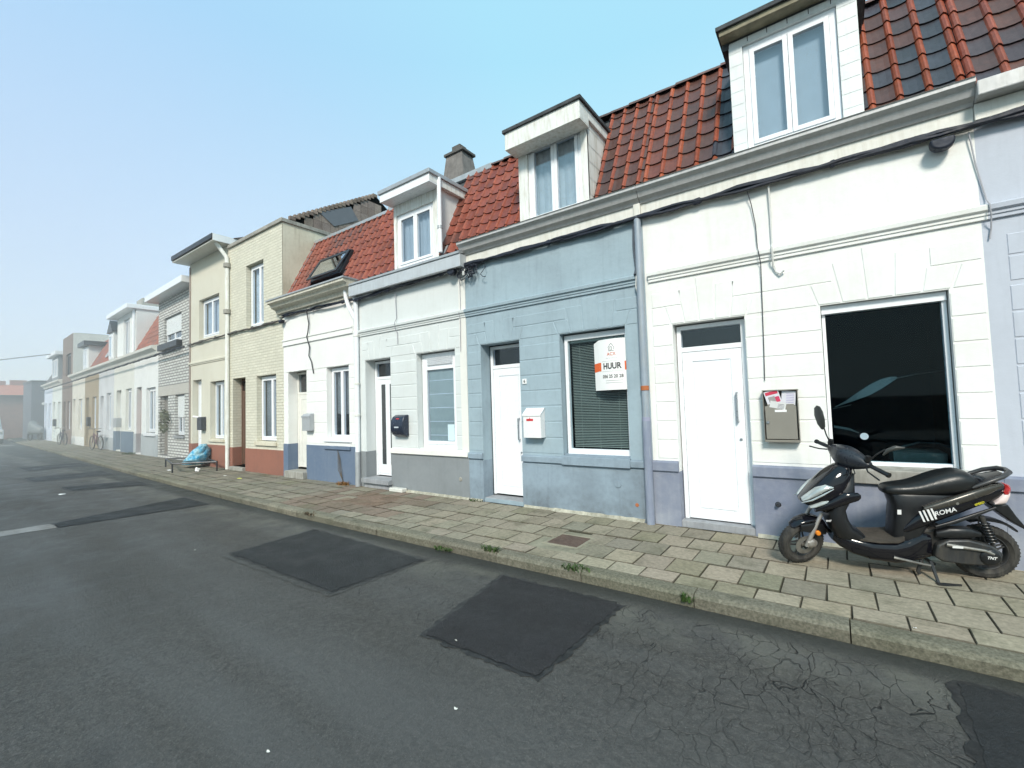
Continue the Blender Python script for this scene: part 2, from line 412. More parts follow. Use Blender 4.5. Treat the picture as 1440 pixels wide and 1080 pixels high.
def tiles(parent, x0, x1, base=(0.03, 4.27), top=(.9, 6.1), tw=.2, th=.255, colf=None, holes=(), name='roof_tiling', roll=.036, deck=None, mat=None):
    mb = MB(); y0, z0 = base; y1, z1 = top; L = math.hypot(y1-y0, z1-z0); t = ((y1-y0)/L, (z1-z0)/L); nn = (-t[1], t[0])
    rows = int(math.ceil(L/th)); cols_ = int(math.ceil((x1-x0)/tw-1e-6))
    prof = [(0, 0.002), (.05, roll*.6), (.13, roll), (.21, roll*.7), (.29, .004), (.5, -.007), (.8, -.006), (1., .002)]
    def P(x, s, h): return (x, y0+t[0]*s+nn[0]*h, z0+t[1]*s+nn[1]*h)
    for r_ in range(rows):
        s0, s1 = r_*th, min(L, (r_+1)*th+.02)
        for c_ in range(cols_):
            xa = x0+c_*tw; xb = min(x1, xa+tw); 
            segs = [(xa, xb)]
            for h in holes:
                if not (h[2] < (s0+s1)/2 < h[3]): continue
                ns = []
                for a, b in segs:
                    if b <= h[0] or a >= h[1]: ns.append((a, b)); continue
                    if a < h[0]: ns.append((a, h[0]))
                    if b > h[1]: ns.append((h[1], b))
                segs = ns
            jit = R.uniform(-.004, .004); jh = R.uniform(0, .005)
            croll, cpan = colf(xa, s0, L)
            for a, b in segs:
                if b-a < .02: continue
                pts = [(xa+q*tw, h_) for q, h_ in prof]
                pts = [(min(max(x, a), b), h_) for x, h_ in pts]
                lo = [P(x, s0+jit-.01, h_+.026+jh) for x, h_ in pts]; hi = [P(x, s1+jit, h_+.008) for x, h_ in pts]; bt = [P(x, s0+jit-.006, h_+.002) for x, h_ in pts]
                n = len(pts); vs = lo+hi+bt
                for i in range(n-1):
                    if abs(pts[i][0]-pts[i+1][0]) < 1e-5: continue
                    cc = croll if i < 4 else cpan
                    o = len(mb.v)
                    mb.add([lo[i], lo[i+1], hi[i+1], hi[i]], [(0, 1, 2, 3)], 0, cc)
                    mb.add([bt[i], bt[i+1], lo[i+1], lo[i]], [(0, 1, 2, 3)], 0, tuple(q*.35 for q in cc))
    o = mb.build(name, mat or tile_m, parent)
    return o

def lerp(a, b, t): return tuple(x+(y-x)*t for x, y in zip(a, b))
def jitter(c, v): k = 1+R.uniform(-v, v); return tuple(max(0, q*k*(1+R.uniform(-.02, .02))) for q in c)
ORANGE = (.34, .09, .043); RED = (.185, .046, .031); BROWN = (.095, .045, .036); SLATE = (.045, .05, .065); PINK = (.24, .09, .08)
def wave(x, s): return math.sin(x*2.1+1.3*math.sin(s*1.7))+math.sin(x*5.3+s*2.9)*.5
def sm(a, b, t): t = max(0, min(1, (t-a)/(b-a))); return t*t*(3-2*t)
def col_mixed(dark=.5, rollc=ORANGE, bias=lambda x: 0.):
    def f(x, s, L):
        k = dark+.2*wave(x*.8, s*.7)+bias(x)+R.uniform(-.2, .2)
        warm = lerp(lerp(RED, BROWN, .45), ORANGE, .25*R.random())
        pan = lerp(warm, BROWN, sm(.05, .4, k)); pan = jitter(lerp(pan, SLATE, sm(.5, .85, k)), .14)
        ro = jitter(lerp(rollc, RED, R.random()*.5), .14) if k < 1.15 else jitter(SLATE, .15)
        return ro, pan
    return f
def col_red(x, s, L):
    k = .42+.25*wave(x*.9, s)+R.uniform(-.22, .22)
    b = jitter(lerp(lerp(RED, ORANGE, .25*R.random()), lerp(BROWN, SLATE, sm(.6, 1., k)), sm(.3, .9, k)), .18)
    return jitter(lerp(b, ORANGE, .4), .1), b

def shell(parent, x0, x1, top=5.98, d=8., y0=.26, front_top=None, m=None, flat=False):
    """dark rooms behind the facade: party walls, back wall, floors"""
    mb = MB(); e = .004; h = top
    side = [(y0, .01), (d, .01), (d, h), (y0, h)] if top > 6.2 or top < 4.5 or flat else [(y0, .01), (d, .01), (d, 5.95), (.96, 5.95), (y0, 4.5)]
    mb.prism_x(side, x0+e, x0+.08).prism_x(side, x1-.08, x1-e).box(x0+.08, x1-.08, d-.1, d, .01, min(h, 5.95) if not flat and top < 6.2 else h)
    mb.box(x0+.08, x1-.08, y0, d-.1, .01, .06)
    mb.box(x0+.08, x1-.08, y0, d-.1, 2.75, 2.85)
    if flat or top > 6.2 or top < 4.5: mb.box(x0+.08, x1-.08, y0, d-.1, h-.1, h)
    mb.box(x0+.08, x1-.08, 2.6, 2.7, 2.85, min(h, 5.9))
    mb.box(x0+.08, x1-.08, 2.6, 2.7, .06, 2.75)
    return mb.build('inner_walls', m or room_in, parent)

def plinth(parent, x0, x1, ops, m, z=.67, proud=.014, doors=(), reveal=.2):
    mb = MB(); e = sorted(doors); edges = [x0]+[q for o in e for q in o[:2]]+[x1]
    for i in range(0, len(edges), 2):
        a, b = edges[i], edges[i+1]
        if b-a < .03: continue
        mb.box(a, b, -proud, 0.004, -.02, z)
    for o in e:
        mb.box(o[0]-.001, o[0]+.004, -proud+.001, reveal, -.02, z-.001); mb.box(o[1]-.004, o[1]+.001, -proud+.001, reveal, -.02, z-.001)
    return mb.build('plinth', m, parent, bevel=.003)
def ledge(parent, x0, x1, doors, m, z0=.67, z1=.8, d=.04, name='ledge'):
    edges = [x0]+[q for o in sorted(doors) for q in o[:2]]+[x1]
    for i in range(0, len(edges), 2):
        a, b = edges[i], edges[i+1]
        if b-a < .03: continue
        MB().prism_x([(0.003, z0), (-d, z0+.004), (-d, z1-.02), (-d+.012, z1-.004), (0.003, z1)], a, b).build(name, m, parent, bevel=.003)

def door_panel(parent, x0, x1, z0, z1, y=.16, tz=None, m=None, handle='bar_right', hz=1.45, hl=.17, ho=.07, groove=True, transom_glass=True, strips=0):
    """frame, leaf with a routed panel, transom light, long handle; z1 frame top, tz leaf top"""
    m = m or pvc; tz = tz or z1; f = .05
    fr = MB().box(x0, x0+f, y, y+.07, z0, z1).box(x1-f, x1, y, y+.07, z0, z1).box(x0+f, x1-f, y, y+.07, z1-f, z1)
    if tz < z1-.1: fr.box(x0+f, x1-f, y, y+.07, tz, tz+.06)
    door = MB()
    a, b, c, d = x0+f+.004, x1-f-.004, z0+.012, tz-.004
    door.box(a, b, y+.018, y+.06, c, d)
    w = b-a
    if strips:
        door.box(a, b, y+.006, y+.018, c, c+.22).box(a, b, y+.006, y+.018, d-.1, d)
        k = 2*strips+1
        for i in range(k):
            if i % 2 == 0: door.box(a+w*i/k, a+w*(i+1)/k, y+.006, y+.018, c+.22, d-.1)
        door.box(a+.03, b-.03, y-.002, y+.006, c+.04, c+.1)
    elif groove:
        p0, p1, q0, q1 = a+.12, b-.12, c+.12, d-.12
        door.box(a, p0, y+.006, y+.018, c, d).box(p1, b, y+.006, y+.018, c, d).box(p0, p1, y+.006, y+.018, c, q0).box(p0, p1, y+.006, y+.018, q1, d)
        door.box(p0+.012, p1-.012, y+.007, y+.018, q0+.012, q1-.012)
    dr = door.build('door', m, parent, bevel=.003)
    fr.build('door_frame', m, parent, bevel=.003)
    if strips:
        k = 2*strips+1
        for i in range(1, k, 2): MB().box(a+w*i/k, a+w*(i+1)/k, y+.014, y+.0175, c+.22, d-.1).build('glass_strip', paint('dark_door_glass', (.06, .065, .07), .08, spec=.6), dr)
    if tz < z1-.1 and transom_glass:
        MB().box(x0+f, x1-f, y+.03, y+.036, tz+.06, z1-f).build('transom_pane', pane_m, dr)
    steel = paint('brushed_steel', (.4, .42, .45), .3, .8)
    if handle:
        hx = b-ho; zc = hz
        MB().tube([(hx, y+.006, zc-hl), (hx, y-.045, zc-hl), (hx, y-.045, zc+hl), (hx, y+.006, zc+hl)] if hl else [], .011, 8).build('handle', steel, dr, smooth=True)
        MB().lathe([(0, -.012), (.014, -.012), (.016, 0)], (hx+.02, y+.006, zc-.38), 'y', 14).build('lock', steel, dr, smooth=True)
    return dr

def downpipe(parent, x, y, z0, z1, r=.045, m=None, collars=(), name='downpipe', cm=None):
    m = m or zinc
    mb = MB().tube([(x, y, z0), (x, y, z1)], r, 14)
    p = mb.build(name, m, parent, smooth=True)
    for z, c in collars:
        MB().lathe([(r, -.03), (r+.007, -.028), (r+.007, .028), (r, .03)], (x, y, z), 'z', 14).box(x-.006, x+.006, y, y+r+.03, z-.01, z+.01).build('pipe_clip', c, p, smooth=True)
    return p

def dormer(parent, x0, x1, zb, zt, yf, roof, surround, cheekm, wx, wz, roofm=bitumen, fasciam=None, curtain=None, cols=(0, .5, 1), back=1.0, slate=False, glassm=None, frame=None, edge=None, eh=.05):
    """front surround, cheeks running back into the tiles, flat roof, twin casement. roof=(x0,x1,yfront,zlo,zhi)"""
    (wa, wb), (wc, wd) = wx, wz
    mb = MB()
    wall_front(mb, x0, x1, zb, zt, [(wa, wb, wc, wd)], yf, .1)
    o = mb.build('dormer_front', surround, parent)
    ym = .9*(zt-4.27)/1.83+.08
    for a, b in ((x0, x0+.03), (x1-.03, x1)):
        ch = MB().prism_x([(yf+.002, zb-.02), (yf+.002, zt-.001), (max(ym, back), zt-.001), (max(ym, back), zt-.3), (.05, zb-.02)], a-.0, b+.0)
        c = ch.build('dormer_cheek', cheekm, parent)
        if slate:
            sb = MB(); sgn = 1 if b > (x0+x1)/2 else -1; xf = b if sgn > 0 else a
            z = zb
            k = 0
            while z < zt-.03:
                yy = yf+.02
                lim = .03+.9*(z+.1-4.27)/1.83
                while yy < lim:
                    y2 = min(yy+.28, lim+.05); z2 = min(z+.24, zt)
                    sb.add([(xf+sgn*.006, yy+.003, z+.003), (xf+sgn*.006, y2, z+.003), (xf+sgn*.0025, y2, z2), (xf+sgn*.0025, yy+.003, z2)], [(0, 1, 2, 3)])
                    yy = y2
                z += .24; k += 1
            if sb.v: sb.build('cheek_slates', cheekm, c)
    rx0, rx1, ry, rl, rh = roof
    rb_ = MB().box(rx0, rx1, ry+.012, yf-.001, rl+.02, rh-eh)
    rb_.box(rx0, rx1, yf-.001, back+.15, rh-eh-.14, rh-eh)
    r_ = rb_.build('dormer_roof', roofm, parent, bevel=.006)
    MB().box(rx0-.03, rx1+.03, ry-.03, back+.17, rh-eh, rh).build('felt_edge', edge or bitumen, r_, bevel=.004)
    fm = fasciam or pvc_old
    MB().box(rx0, rx1, ry, ry+.012, rl, rh-eh-.002).box(rx0, rx1, ry+.012, yf+.0, rl, rl+.019).build('fascia_board', fm, r_, bevel=.003)
    casement(parent, wa+.003, wb-.003, wc+.003, wd-.003, yf+.035, cols, frame or .06, .05, pvc, glassm or pane_sky, curtain, name='dormer_window')
    return o

def std_gutter(mb, x0, x1, z=4.12, y=0.):
    mb.prism_x([(y-.003, z), (y-.05, z), (y-.07, z+.03), (y-.12, z+.06), (y-.15, z+.12), (y-.2, z+.15), (y-.2, z+.185), (y-.215, z+.19), (y-.185, z+.192), (y-.185, z+.16), (y-.03, z+.1), (y-.003, z+.12)], x0, x1)

def ridge_caps(parent, x0, x1, y=.93, z=6.1, m=None):
    mb = MB(); x = x0; k = 0
    while x < x1-.02:
        xe = min(x+.3, x1); r0 = .085+(k % 2)*.006
        n = 6; vs = []
        for xx, rr in ((x, r0+.012), (xe, r0)):
            for i in range(n+1):
                t = math.pi*i/n+.5; vs.append((xx, y-rr*math.cos(t-.5)*1.1, z+rr*math.sin(t-.5)*.8-.01))
        c = jitter((.13, .075, .065), .3)
        mb.add(vs, [(i, i+1, n+2+i, n+1+i) for i in range(n)]+[list(range(n+1))], 0, c)
        x = xe; k += 1
    return mb.build('ridge_tiling', m or tile_m, parent)

HOUSES = {}
def near_root(x, label, name='terraced_house', group='terraced houses along the street'):
    return root(name, (x, 0, 0), label, 'house', group, 0., (x, 0, 0))
TH = -0.04
def far_root(x, label, name='terraced_house', group='terraced houses along the street'):
    y = 0.04*(-12-x)
    return root(name, (x, y, 0), label, 'house', group, math.atan(TH), (x, 0, 0))

# ================================================================== HOUSE 0 (beyond the crack, pale lavender)
def common_roof(h, x0, x1, colf, holes, tw=.2, th=.255, gutter=True, fascia=True, gm=None, base=(0.03, 4.27)):
    t = tiles(h, x0, x1, base, (.9, 6.1), tw, th, colf, holes)
    dk = MB()
    dk.prism_x([(.06, 4.2), (.93, 6.06), (.97, 6.04), (.1, 4.18)], x0+.003, x1-.003)
    dk.box(x0+.003, x1-.003, .93, 8., 6.0, 6.06)
    dk.build('flat_roof', bitumen, h)
    ridge_caps(h, x0, x1)
    if fascia: MB().box(x0+.001, x1-.001, -.03, .02, 3.95, 4.125).build('fascia', fascia_m, h, bevel=.003)
    if gutter:
        g = MB(); std_gutter(g, x0+.001, x1-.001); g.build('gutter', gm or gutter_m, h)

lav = plaster('lavender_white_render', (.5, .53, .6), None, .2, .2, .2)
lavp = plaster('pale_blue_plinth', (.42, .5, .58), None, .3, .3, .2)
h0 = near_root(1.16, 'pale lavender white house whose wall meets the painted crack beside the shop window house')
ops0 = [(2.1, 2.95, 0.05, 2.5), (3.4, 4.4, .82, 2.5)]
m0 = MB(); wall_front(m0, 1.16, 5., 0., 4.0, ops0, .006)
masonry(m0, 1.3, 4.98, [o[:2] for o in ops0], y=.006)
string_course(m0, 1.2, 5.)
m0.build('wall', lav, h0)
plinth(h0, 1.32, 5., [], lavp, doors=[(2.1, 2.95)]); ledge(h0, 1.32, 5., [(2.1, 2.95)], lavp)
plinth(h0, 1.16, 1.319, [], plaster('lavender_plinth', (.19, .215, .29), (.36, .38, .43), .5, .4, .25)); ledge(h0, 1.16, 1.319, [], plaster('lavender_plinth', (0, 0, 0)))
door_panel(h0, 2.12, 2.93, .06, 2.48, .16, 2.13)
casement(h0, 3.4, 4.4, .83, 2.5, .13, (0, .5, 1), curtain=curtain_w)
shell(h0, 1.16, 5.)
common_roof(h0, 1.16, 5., col_mixed(.5, lerp(ORANGE, PINK, .35)), [], .215, .25, fascia=False, gutter=False)
MB().box(1.162, 5., -.06, .02, 3.98, 4.13).build('fascia', fascia_m, h0, bevel=.004)
MB().box(1.162, 5., -.2, 0., 4.135, 4.27).build('box_gutter', gutter_m, h0, bevel=.01)
MB().box(4.985, 5.0, .01, 8., 0., 6.0).build('side_wall', lav, h0)

# ================================================================== HOUSE 1 (white, shop window)
white1 = plaster('bright_white_render', (.81, .815, .8), (.56, .54, .44), .25, .2, .16, low=.3)
lavp1 = MATS['lavender_plinth']
h1 = near_root(-1.92, 'white house with the big dark shop window behind the parked scooter')
ops1 = [(-1.6, -.79, .08, 2.5), (-.07, .915, .8, 2.5)]
m1 = MB(); wall_front(m1, -1.92, 1.16, 0., 4.0, ops1, .006)
masonry(m1, -1.85, 1.15, [o[:2] for o in ops1], y=.006)
string_course(m1, -1.87, 1.199)
m1.build('wall', white1, h1)
plinth(h1, -1.92, 1.159, [], lavp1, doors=[(-1.6, -.79)])
ledge(h1, -1.92, -.079, [(-1.6, -.79)], lavp1); ledge(h1, .925, 1.159, [], lavp1)
MB().prism_x([(.15, .835), (-.055, .81), (-.06, .8), (-.06, .67), (.003, .665), (.003, .72), (.15, .74)], -.078, .924).build('window_sill', concrete, h1, bevel=.006)
door_panel(h1, -1.585, -.805, .085, 2.48, .12, 2.15)
MB().box(-1.595, -.795, .0, .24, 0.0, .082).build('doorstep', stone_sill, h1, bevel=.006)
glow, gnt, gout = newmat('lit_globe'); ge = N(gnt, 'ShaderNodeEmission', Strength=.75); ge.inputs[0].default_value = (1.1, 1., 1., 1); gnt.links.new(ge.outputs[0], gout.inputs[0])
# shop window: aluminium frame, shutter guide, dark room
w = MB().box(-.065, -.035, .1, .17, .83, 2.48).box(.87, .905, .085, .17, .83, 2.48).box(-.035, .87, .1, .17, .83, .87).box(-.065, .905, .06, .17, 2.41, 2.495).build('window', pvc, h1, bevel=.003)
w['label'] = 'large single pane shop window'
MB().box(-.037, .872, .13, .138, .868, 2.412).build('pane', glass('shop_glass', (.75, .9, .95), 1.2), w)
MB().lathe([(0, -.03), (.02, -.026), (.034, -.01), (.036, .0), (.034, .01), (.02, .026), (0, .03)], (.235, .3, 1.11), 'y', 20).build('globe_lamp', glow, w, smooth=True)  # small glowing globe put in for a bright round spot in the pane
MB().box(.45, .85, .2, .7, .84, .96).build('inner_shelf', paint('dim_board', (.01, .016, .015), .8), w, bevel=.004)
fl_ = MB()
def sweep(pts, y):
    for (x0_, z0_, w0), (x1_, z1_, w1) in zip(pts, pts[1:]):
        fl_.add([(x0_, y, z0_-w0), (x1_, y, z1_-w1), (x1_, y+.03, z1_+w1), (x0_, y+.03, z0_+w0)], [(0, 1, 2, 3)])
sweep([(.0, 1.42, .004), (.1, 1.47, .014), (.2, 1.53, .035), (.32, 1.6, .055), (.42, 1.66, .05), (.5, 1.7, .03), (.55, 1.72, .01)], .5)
fl_.build('draped_film', paint('dim_film', (.05, .06, .064), .6), w, smooth=True)  # pale sheet inside the room, shaped as a car windscreen's reflection
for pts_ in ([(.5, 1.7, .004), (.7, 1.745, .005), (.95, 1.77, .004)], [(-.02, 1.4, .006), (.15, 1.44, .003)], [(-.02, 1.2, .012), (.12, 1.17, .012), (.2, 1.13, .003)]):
    fl_ = MB(); sweep(pts_, .52); fl_.build('film_edge', paint('dim_film_edge', (.026, .034, .037), .6), w)  # thin strips added as lines of the same reflected car
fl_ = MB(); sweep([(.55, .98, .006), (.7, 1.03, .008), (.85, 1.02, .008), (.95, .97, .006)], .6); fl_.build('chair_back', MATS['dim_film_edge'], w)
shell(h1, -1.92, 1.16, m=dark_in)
common_roof(h1, -1.92, 1.16, col_mixed(.5, bias=lambda x: .75*sm(-1.35, -.95, x)*(x < 0)+(.32*sm(.5, .9, x))), [(-.79, .40, -1, 9)], .215, .255)
# weathered dark slates beside the dormer
dormer(h1, -.79, .40, 4.3, 5.73, -.04, (-.86, .47, -.2, 5.72, 5.83), paint('white_slate_cladding', (.74, .77, .77), .55, var=.05, bump=.3, dirt=(.5, .52, .5), dirt_amt=.3), pvc_old, (-.65, .23), (4.37, 5.62), fasciam=paint('mossy_fascia', (.22, .2, .14), .9, var=.4, bump=.5), curtain=None)
MB().box(-.6, .18, .09, .095, 4.4, 5.6).build('blind', curtain_m, h1)
cl = MB()
for a, b in ((-.785, -.655), (.235, .395)):
    z = 4.32
    while z < 5.6:
        cl.add([(a, -.043, z+.004), (b, -.043, z+.004), (b, -.0405, z+.15), (a, -.0405, z+.15)], [(0, 1, 2, 3)]); z += .155
x = -.785
while x < .39: cl.add([(x+.003, -.043, 5.63), (min(x+.19, .395), -.043, 5.63), (min(x+.19, .395), -.0405, 5.715), (x+.003, -.0405, 5.715)], [(0, 1, 2, 3)]); x += .195
cl.build('cladding_slates', MATS['white_slate_cladding'], h1)

# ================================================================== HOUSE 2 (blue, to let)
blue = plaster('powder_blue_render', (.335, .425, .48), (.22, .27, .31), .4, .3, .35, low=.5)
bluep = plaster('powder_blue_plinth', (.27, .34, .405), (.15, .18, .21), .6, .3, .35, low=.8)
h2 = near_root(-5.02, 'powder blue house with a to let poster in its blinded window')
ops2 = [(-4.72, -3.94, .06, 2.57), (-3.22, -2.22, .8, 2.57)]
m2 = MB(); wall_front(m2, -5.02, -1.921, 0., 4.0, ops2, .006)
masonry(m2, -5., -2.03, [o[:2] for o in ops2], y=.006, lintel=2.57)
string_course(m2, -5.02, -2.03)
m2.build('wall', blue, h2)
plinth(h2, -5.02, -1.921, [], bluep, doors=[(-4.72, -3.94)], reveal=.24); ledge(h2, -5.02, -3.23, [(-4.72, -3.94)], bluep, .69, .79); ledge(h2, -2.21, -1.921, [], bluep, .69, .79)
MB().prism_x([(.15, .83), (-.05, .8), (-.055, .68), (.003, .675), (.003, .7), (.15, .74)], -3.229, -2.211).build('window_sill', bluep, h2, bevel=.006)
door_panel(h2, -4.70, -3.96, .09, 2.55, .235, 2.17, hz=1.17, ho=.125)
MB().box(-4.715, -3.945, .02, .3, 0., .07).build('doorstep', stone_sill, h2, bevel=.006)
w = MB().box(-3.2, -3.15, .11, .18, .82, 2.55).box(-2.27, -2.235, .11, .18, .82, 2.55).box(-3.15, -2.27, .11, .18, .82, .9).box(-3.15, -2.27, .11, .18, 2.47, 2.55).build('window', pvc, h2, bevel=.003)
MB().box(-3.152, -2.268, .135, .142, .898, 2.472).build('pane', glass('blind_window_glass', (.85, .92, .95), 1.25), w)
bl = MB(); z = .92
while z < 2.45:
    bl.add([(-3.13, .2, z), (-2.3, .2, z), (-2.3, .222, z+.012), (-3.13, .222, z+.012)], [(0, 1, 2, 3)]); z += .0235
for x in (-3.0, -2.72, -2.42): bl.box(x, x+.003, .195, .197, .9, 2.46)
bl.box(-3.14, -2.29, .18, .23, 2.44, 2.475)
bl.build('venetian_blind', paint('blind_slat', (.42, .43, .38), .4, .2), w)
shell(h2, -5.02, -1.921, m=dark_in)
_cm = col_mixed(.5, lerp(ORANGE, RED, .25))
common_roof(h2, -5.02, -1.925, lambda x, s, L: col_red(x, s, L) if x < -3.7 else _cm(x, s, L), [(-3.82, -2.64, -1, 9)], .2, .235)
dormer(h2, -3.82, -2.64, 4.25, 5.58, -.03, (-3.86, -2.6, -.32, 5.42, 5.73), pvc_old, pvc_old, (-3.66, -2.74), (4.31, 5.54), curtain=curtain_w, slate=True, back=1.0, roofm=pvc_old)
# ================================================================== HOUSE 3 (white over grey plinth)
white3 = plaster('cool_white_render', (.66, .69, .69), (.52, .54, .52), .3, .2, .2, low=.2)
greyp = plaster('grey_plinth', (.25, .27, .285), None, .3, .25, .2)
h3 = near_root(-8.06, 'cool white house with grey plinth and slatted glass door')
ops3 = [(-7.8, -7.01, .1, 2.57), (-6.27, -5.3, .79, 2.57)]
m3 = MB(); wall_front(m3, -8.06, -5.021, 0., 4.0, ops3, .006)
masonry(m3, -7.9, -5.03, [o[:2] for o in ops3], y=.006, lintel=2.57)
string_course(m3, -8.06, -5.021)
m3.build('wall', white3, h3)
MB().box(-5.17, -5.021, -.006, .01, .0, 4.).build('corner_strip', plaster('warm_white', (.76, .75, .71), None, .2, .1, .2), h3)
plinth(h3, -8.06, -5.021, [], greyp, .71, doors=[(-7.8, -7.01)], reveal=.24)
door_panel(h3, -7.79, -7.02, .2, 2.55, .235, 2.17, strips=2, handle=None)
MB().box(-7.83, -6.99, -.12, .26, .1, .19).box(-7.8, -7.01, -.06, .26, 0., .1).build('doorstep', stone_sill, h3, bevel=.006)
MB().prism_x([(.15, .82), (-.04, .8), (-.05, .71), (.003, .7), (.003, .72), (.15, .74)], -7.0, -5.03).build('window_sill', plaster('warm_white', (0, 0, 0)), h3, bevel=.006)
w = casement(h3, -6.25, -5.32, .82, 2.55, .13, (0, 1), .07, .06, roller=.17)
MB().box(-6.1, -5.46, .16, .165, .95, 2.3).build('frosted_film', paint('frosted_film', (.33, .37, .34), .5, var=.1), w)
lb = MB()
for z in (1.05, 1.3, 1.55, 1.8, 2.05): lb.box(-6.1, -5.46, .155, .159, z, z+.008)
for k in range(5): lb.prism_x([(.12, 2.33+.03*k), (.1, 2.345+.03*k), (.1, 2.35+.03*k), (.12, 2.355+.03*k)], -6.1, -5.47)
lb.build('grille', pvc, w)
MB().box(-5.63, -5.47, .132, .134, .96, 1.25).build('notice', paint('pale_notice', (.6, .75, .82), .6), w)
shell(h3, -8.06, -5.021, m=room_in)
tiles(h3, -8.06, -5.022, (.03, 4.27), (.9, 6.1), .2025, .235, col_red, [(-6.8, -5.6, -1, 9)])
MB().prism_x([(.06, 4.2), (.93, 6.06), (.97, 6.04), (.1, 4.18)], -8.055, -5.03).box(-8.055, -5.03, .93, 8., 6., 6.06).build('flat_roof', bitumen, h3)
MB().box(-8.055, -5.03, .86, 1.0, 6.06, 6.17).build('ridge_flashing', zinc, h3, bevel=.01)
MB().box(-8.05, -4.95, -.2, .02, 3.9, 4.12).build('fascia', paint('pale_zinc_fascia', (.52, .55, .58), .5, .2, dirt=(.35, .35, .33), dirt_amt=.3), h3, bevel=.01)
MB().prism_x([(-.22, 4.12), (-.22, 4.16), (-.2, 4.17), (.08, 4.3), (.08, 4.2), (-.18, 4.12)], -8.05, -4.95).build('gutter', zinc, h3)
dormer(h3, -6.8, -5.6, 4.2, 5.6, -.02, (-6.86, -5.52, -.3, 5.5, 5.72), pvc_old, paint('white_boarding', (.75, .76, .74), .5, dirt=(.5, .48, .4), dirt_amt=.2), (-6.73, -5.72), (4.25, 5.3), fasciam=pvc, curtain=curtain_m, roofm=pvc_old, back=1.0, edge=zinc, eh=.07)
MB().prism_x([(.02, 4.3), (.75, 5.6), (.8, 5.57), (.08, 4.27)], -5.598, -5.5).build('dormer_flashing', zinc, h3)
downpipe(h3, -5.52, -.06, 4.3, 5.65, .04, pvc, [(4.75, zinc)], 'dormer_pipe')
# chimney
ch = MB(); ch.prism_z([(-6.78, 1.35), (-6.16, 1.35), (-6.16, 1.85), (-6.78, 1.85)], 6.06, 6.5)
ch.add([(-6.78, 1.35, 6.5), (-6.16, 1.35, 6.5), (-6.16, 1.85, 6.5), (-6.78, 1.85, 6.5), (-6.72, 1.42, 7.1), (-6.26, 1.42, 7.1), (-6.26, 1.78, 7.1), (-6.72, 1.78, 7.1)], [(0, 1, 5, 4), (1, 2, 6, 5), (2, 3, 7, 6), (3, 0, 4, 7), (4, 5, 6, 7)])
c_ = ch.build('chimney', paint('sooty_concrete', (.19, .175, .165), .9, var=.25, bump=.5, dirt=(.08, .075, .07), dirt_amt=.5), h3)
MB().box(-6.76, -6.2, 1.38, 1.82, 7.1, 7.16).box(-6.62, -6.38, 1.5, 1.72, 7.16, 7.34).build('chimney_cap', paint('dark_cement', (.1, .095, .09), .9), c_, bevel=.01)

def fillet(parent, x0, x1, m):
    mb = MB(); x = x0; d0 = .03
    while x < x1-.01:
        xe = min(x1, x+.09); d1 = R.uniform(.012, .05)
        mb.add([(x, -.014, .03+d0*.3), (xe, -.014, .03+d1*.3), (xe, -.02-d1, .002), (x, -.02-d0, .002)], [(0, 1, 2, 3)]); d0 = d1; x = xe
    return mb.build('mortar_fillet', m, parent)
fm_old = paint('crumbling_mortar', (.4, .38, .31), .95, var=.3, bump=.8, dirt=(.1, .1, .06), dirt_amt=.6)
fillet(h2, -5.0, -4.74, fm_old); fillet(h2, -3.92, -2.05, fm_old); fillet(h3, -6.98, -5.03, fm_old); fillet(h1, -.77, 1.1, fm_old)
# ================================================================== HOUSE 4 (white, slate blue plinth, skylight)
white4 = plaster('clean_white_render', (.8, .8, .785), (.6, .6, .55), .2, .2, .12, low=.1)
slatep = plaster('slate_blue_plinth', (.125, .17, .25), (.2, .24, .3), .4, .2, .2, low=.3)
h4 = near_root(-11.06, 'white house with slate blue plinth and a skylight in its red tiles')
ops4 = [(-10.85, -10.02, .15, 2.55), (-9.2, -8.37, .92, 2.53)]
m4 = MB(); wall_front(m4, -11.06, -8.061, 0., 4.0, ops4, .006)
masonry(m4, -11.05, -8.07, [o[:2] for o in ops4], y=.006, lintel=2.53, ztop=2.56)
m4.prism_x([(0, 3.18), (-.025, 3.19), (-.025, 3.23), (-.012, 3.24), (-.012, 3.3), (-.03, 3.31), (-.03, 3.35), (0, 3.36)], -11.06, -8.2)
m4.build('wall', white4, h4)
plinth(h4, -11.06, -8.061, [], slatep, .79, doors=[(-10.85, -10.02)], reveal=.24)
MB().box(-9.25, -8.3, -.05, .02, .72, .79).build('window_sill', slatep, h4, bevel=.005)
sill(h4, -9.3, -8.28, .93, pvc, .03, .05, 'sill_board')
door_panel(h4, -10.84, -10.03, .2, 2.53, .235, 1.98, handle=None, m=paint('cream_door', (.74, .73, .68), .4))
MB().box(-10.83, -10.0, -.12, .26, .0, .16).build('doorstep', concrete, h4, bevel=.01)
casement(h4, -9.18, -8.39, .93, 2.51, .12, (0, .52, 1), .05, .045, curtain=paint('brown_net', (.2, .19, .17), .9), cz=.5)
shell(h4, -11.06, -8.061)
tiles(h4, -11.03, -8.07, (.03, 4.3), (.9, 6.05), .2, .235, col_red, [(-10., -8.75, .33, 1.0)])
MB().prism_x([(.06, 4.2), (.93, 6.0), (.97, 5.98), (.1, 4.18)], -11.05, -8.07).box(-11.05, -8.07, .93, 8., 5.95, 6.0).build('flat_roof', bitumen, h4)
MB().box(-11.05, -8.07, .84, 1.0, 6.02, 6.1).build('ridge_flashing', zinc, h4, bevel=.01)
MB().prism_x([(.0, 4.3), (.88, 6.1), (.93, 6.08), (.07, 4.28)], -11.05, -10.97).build('verge_flashing', zinc, h4)
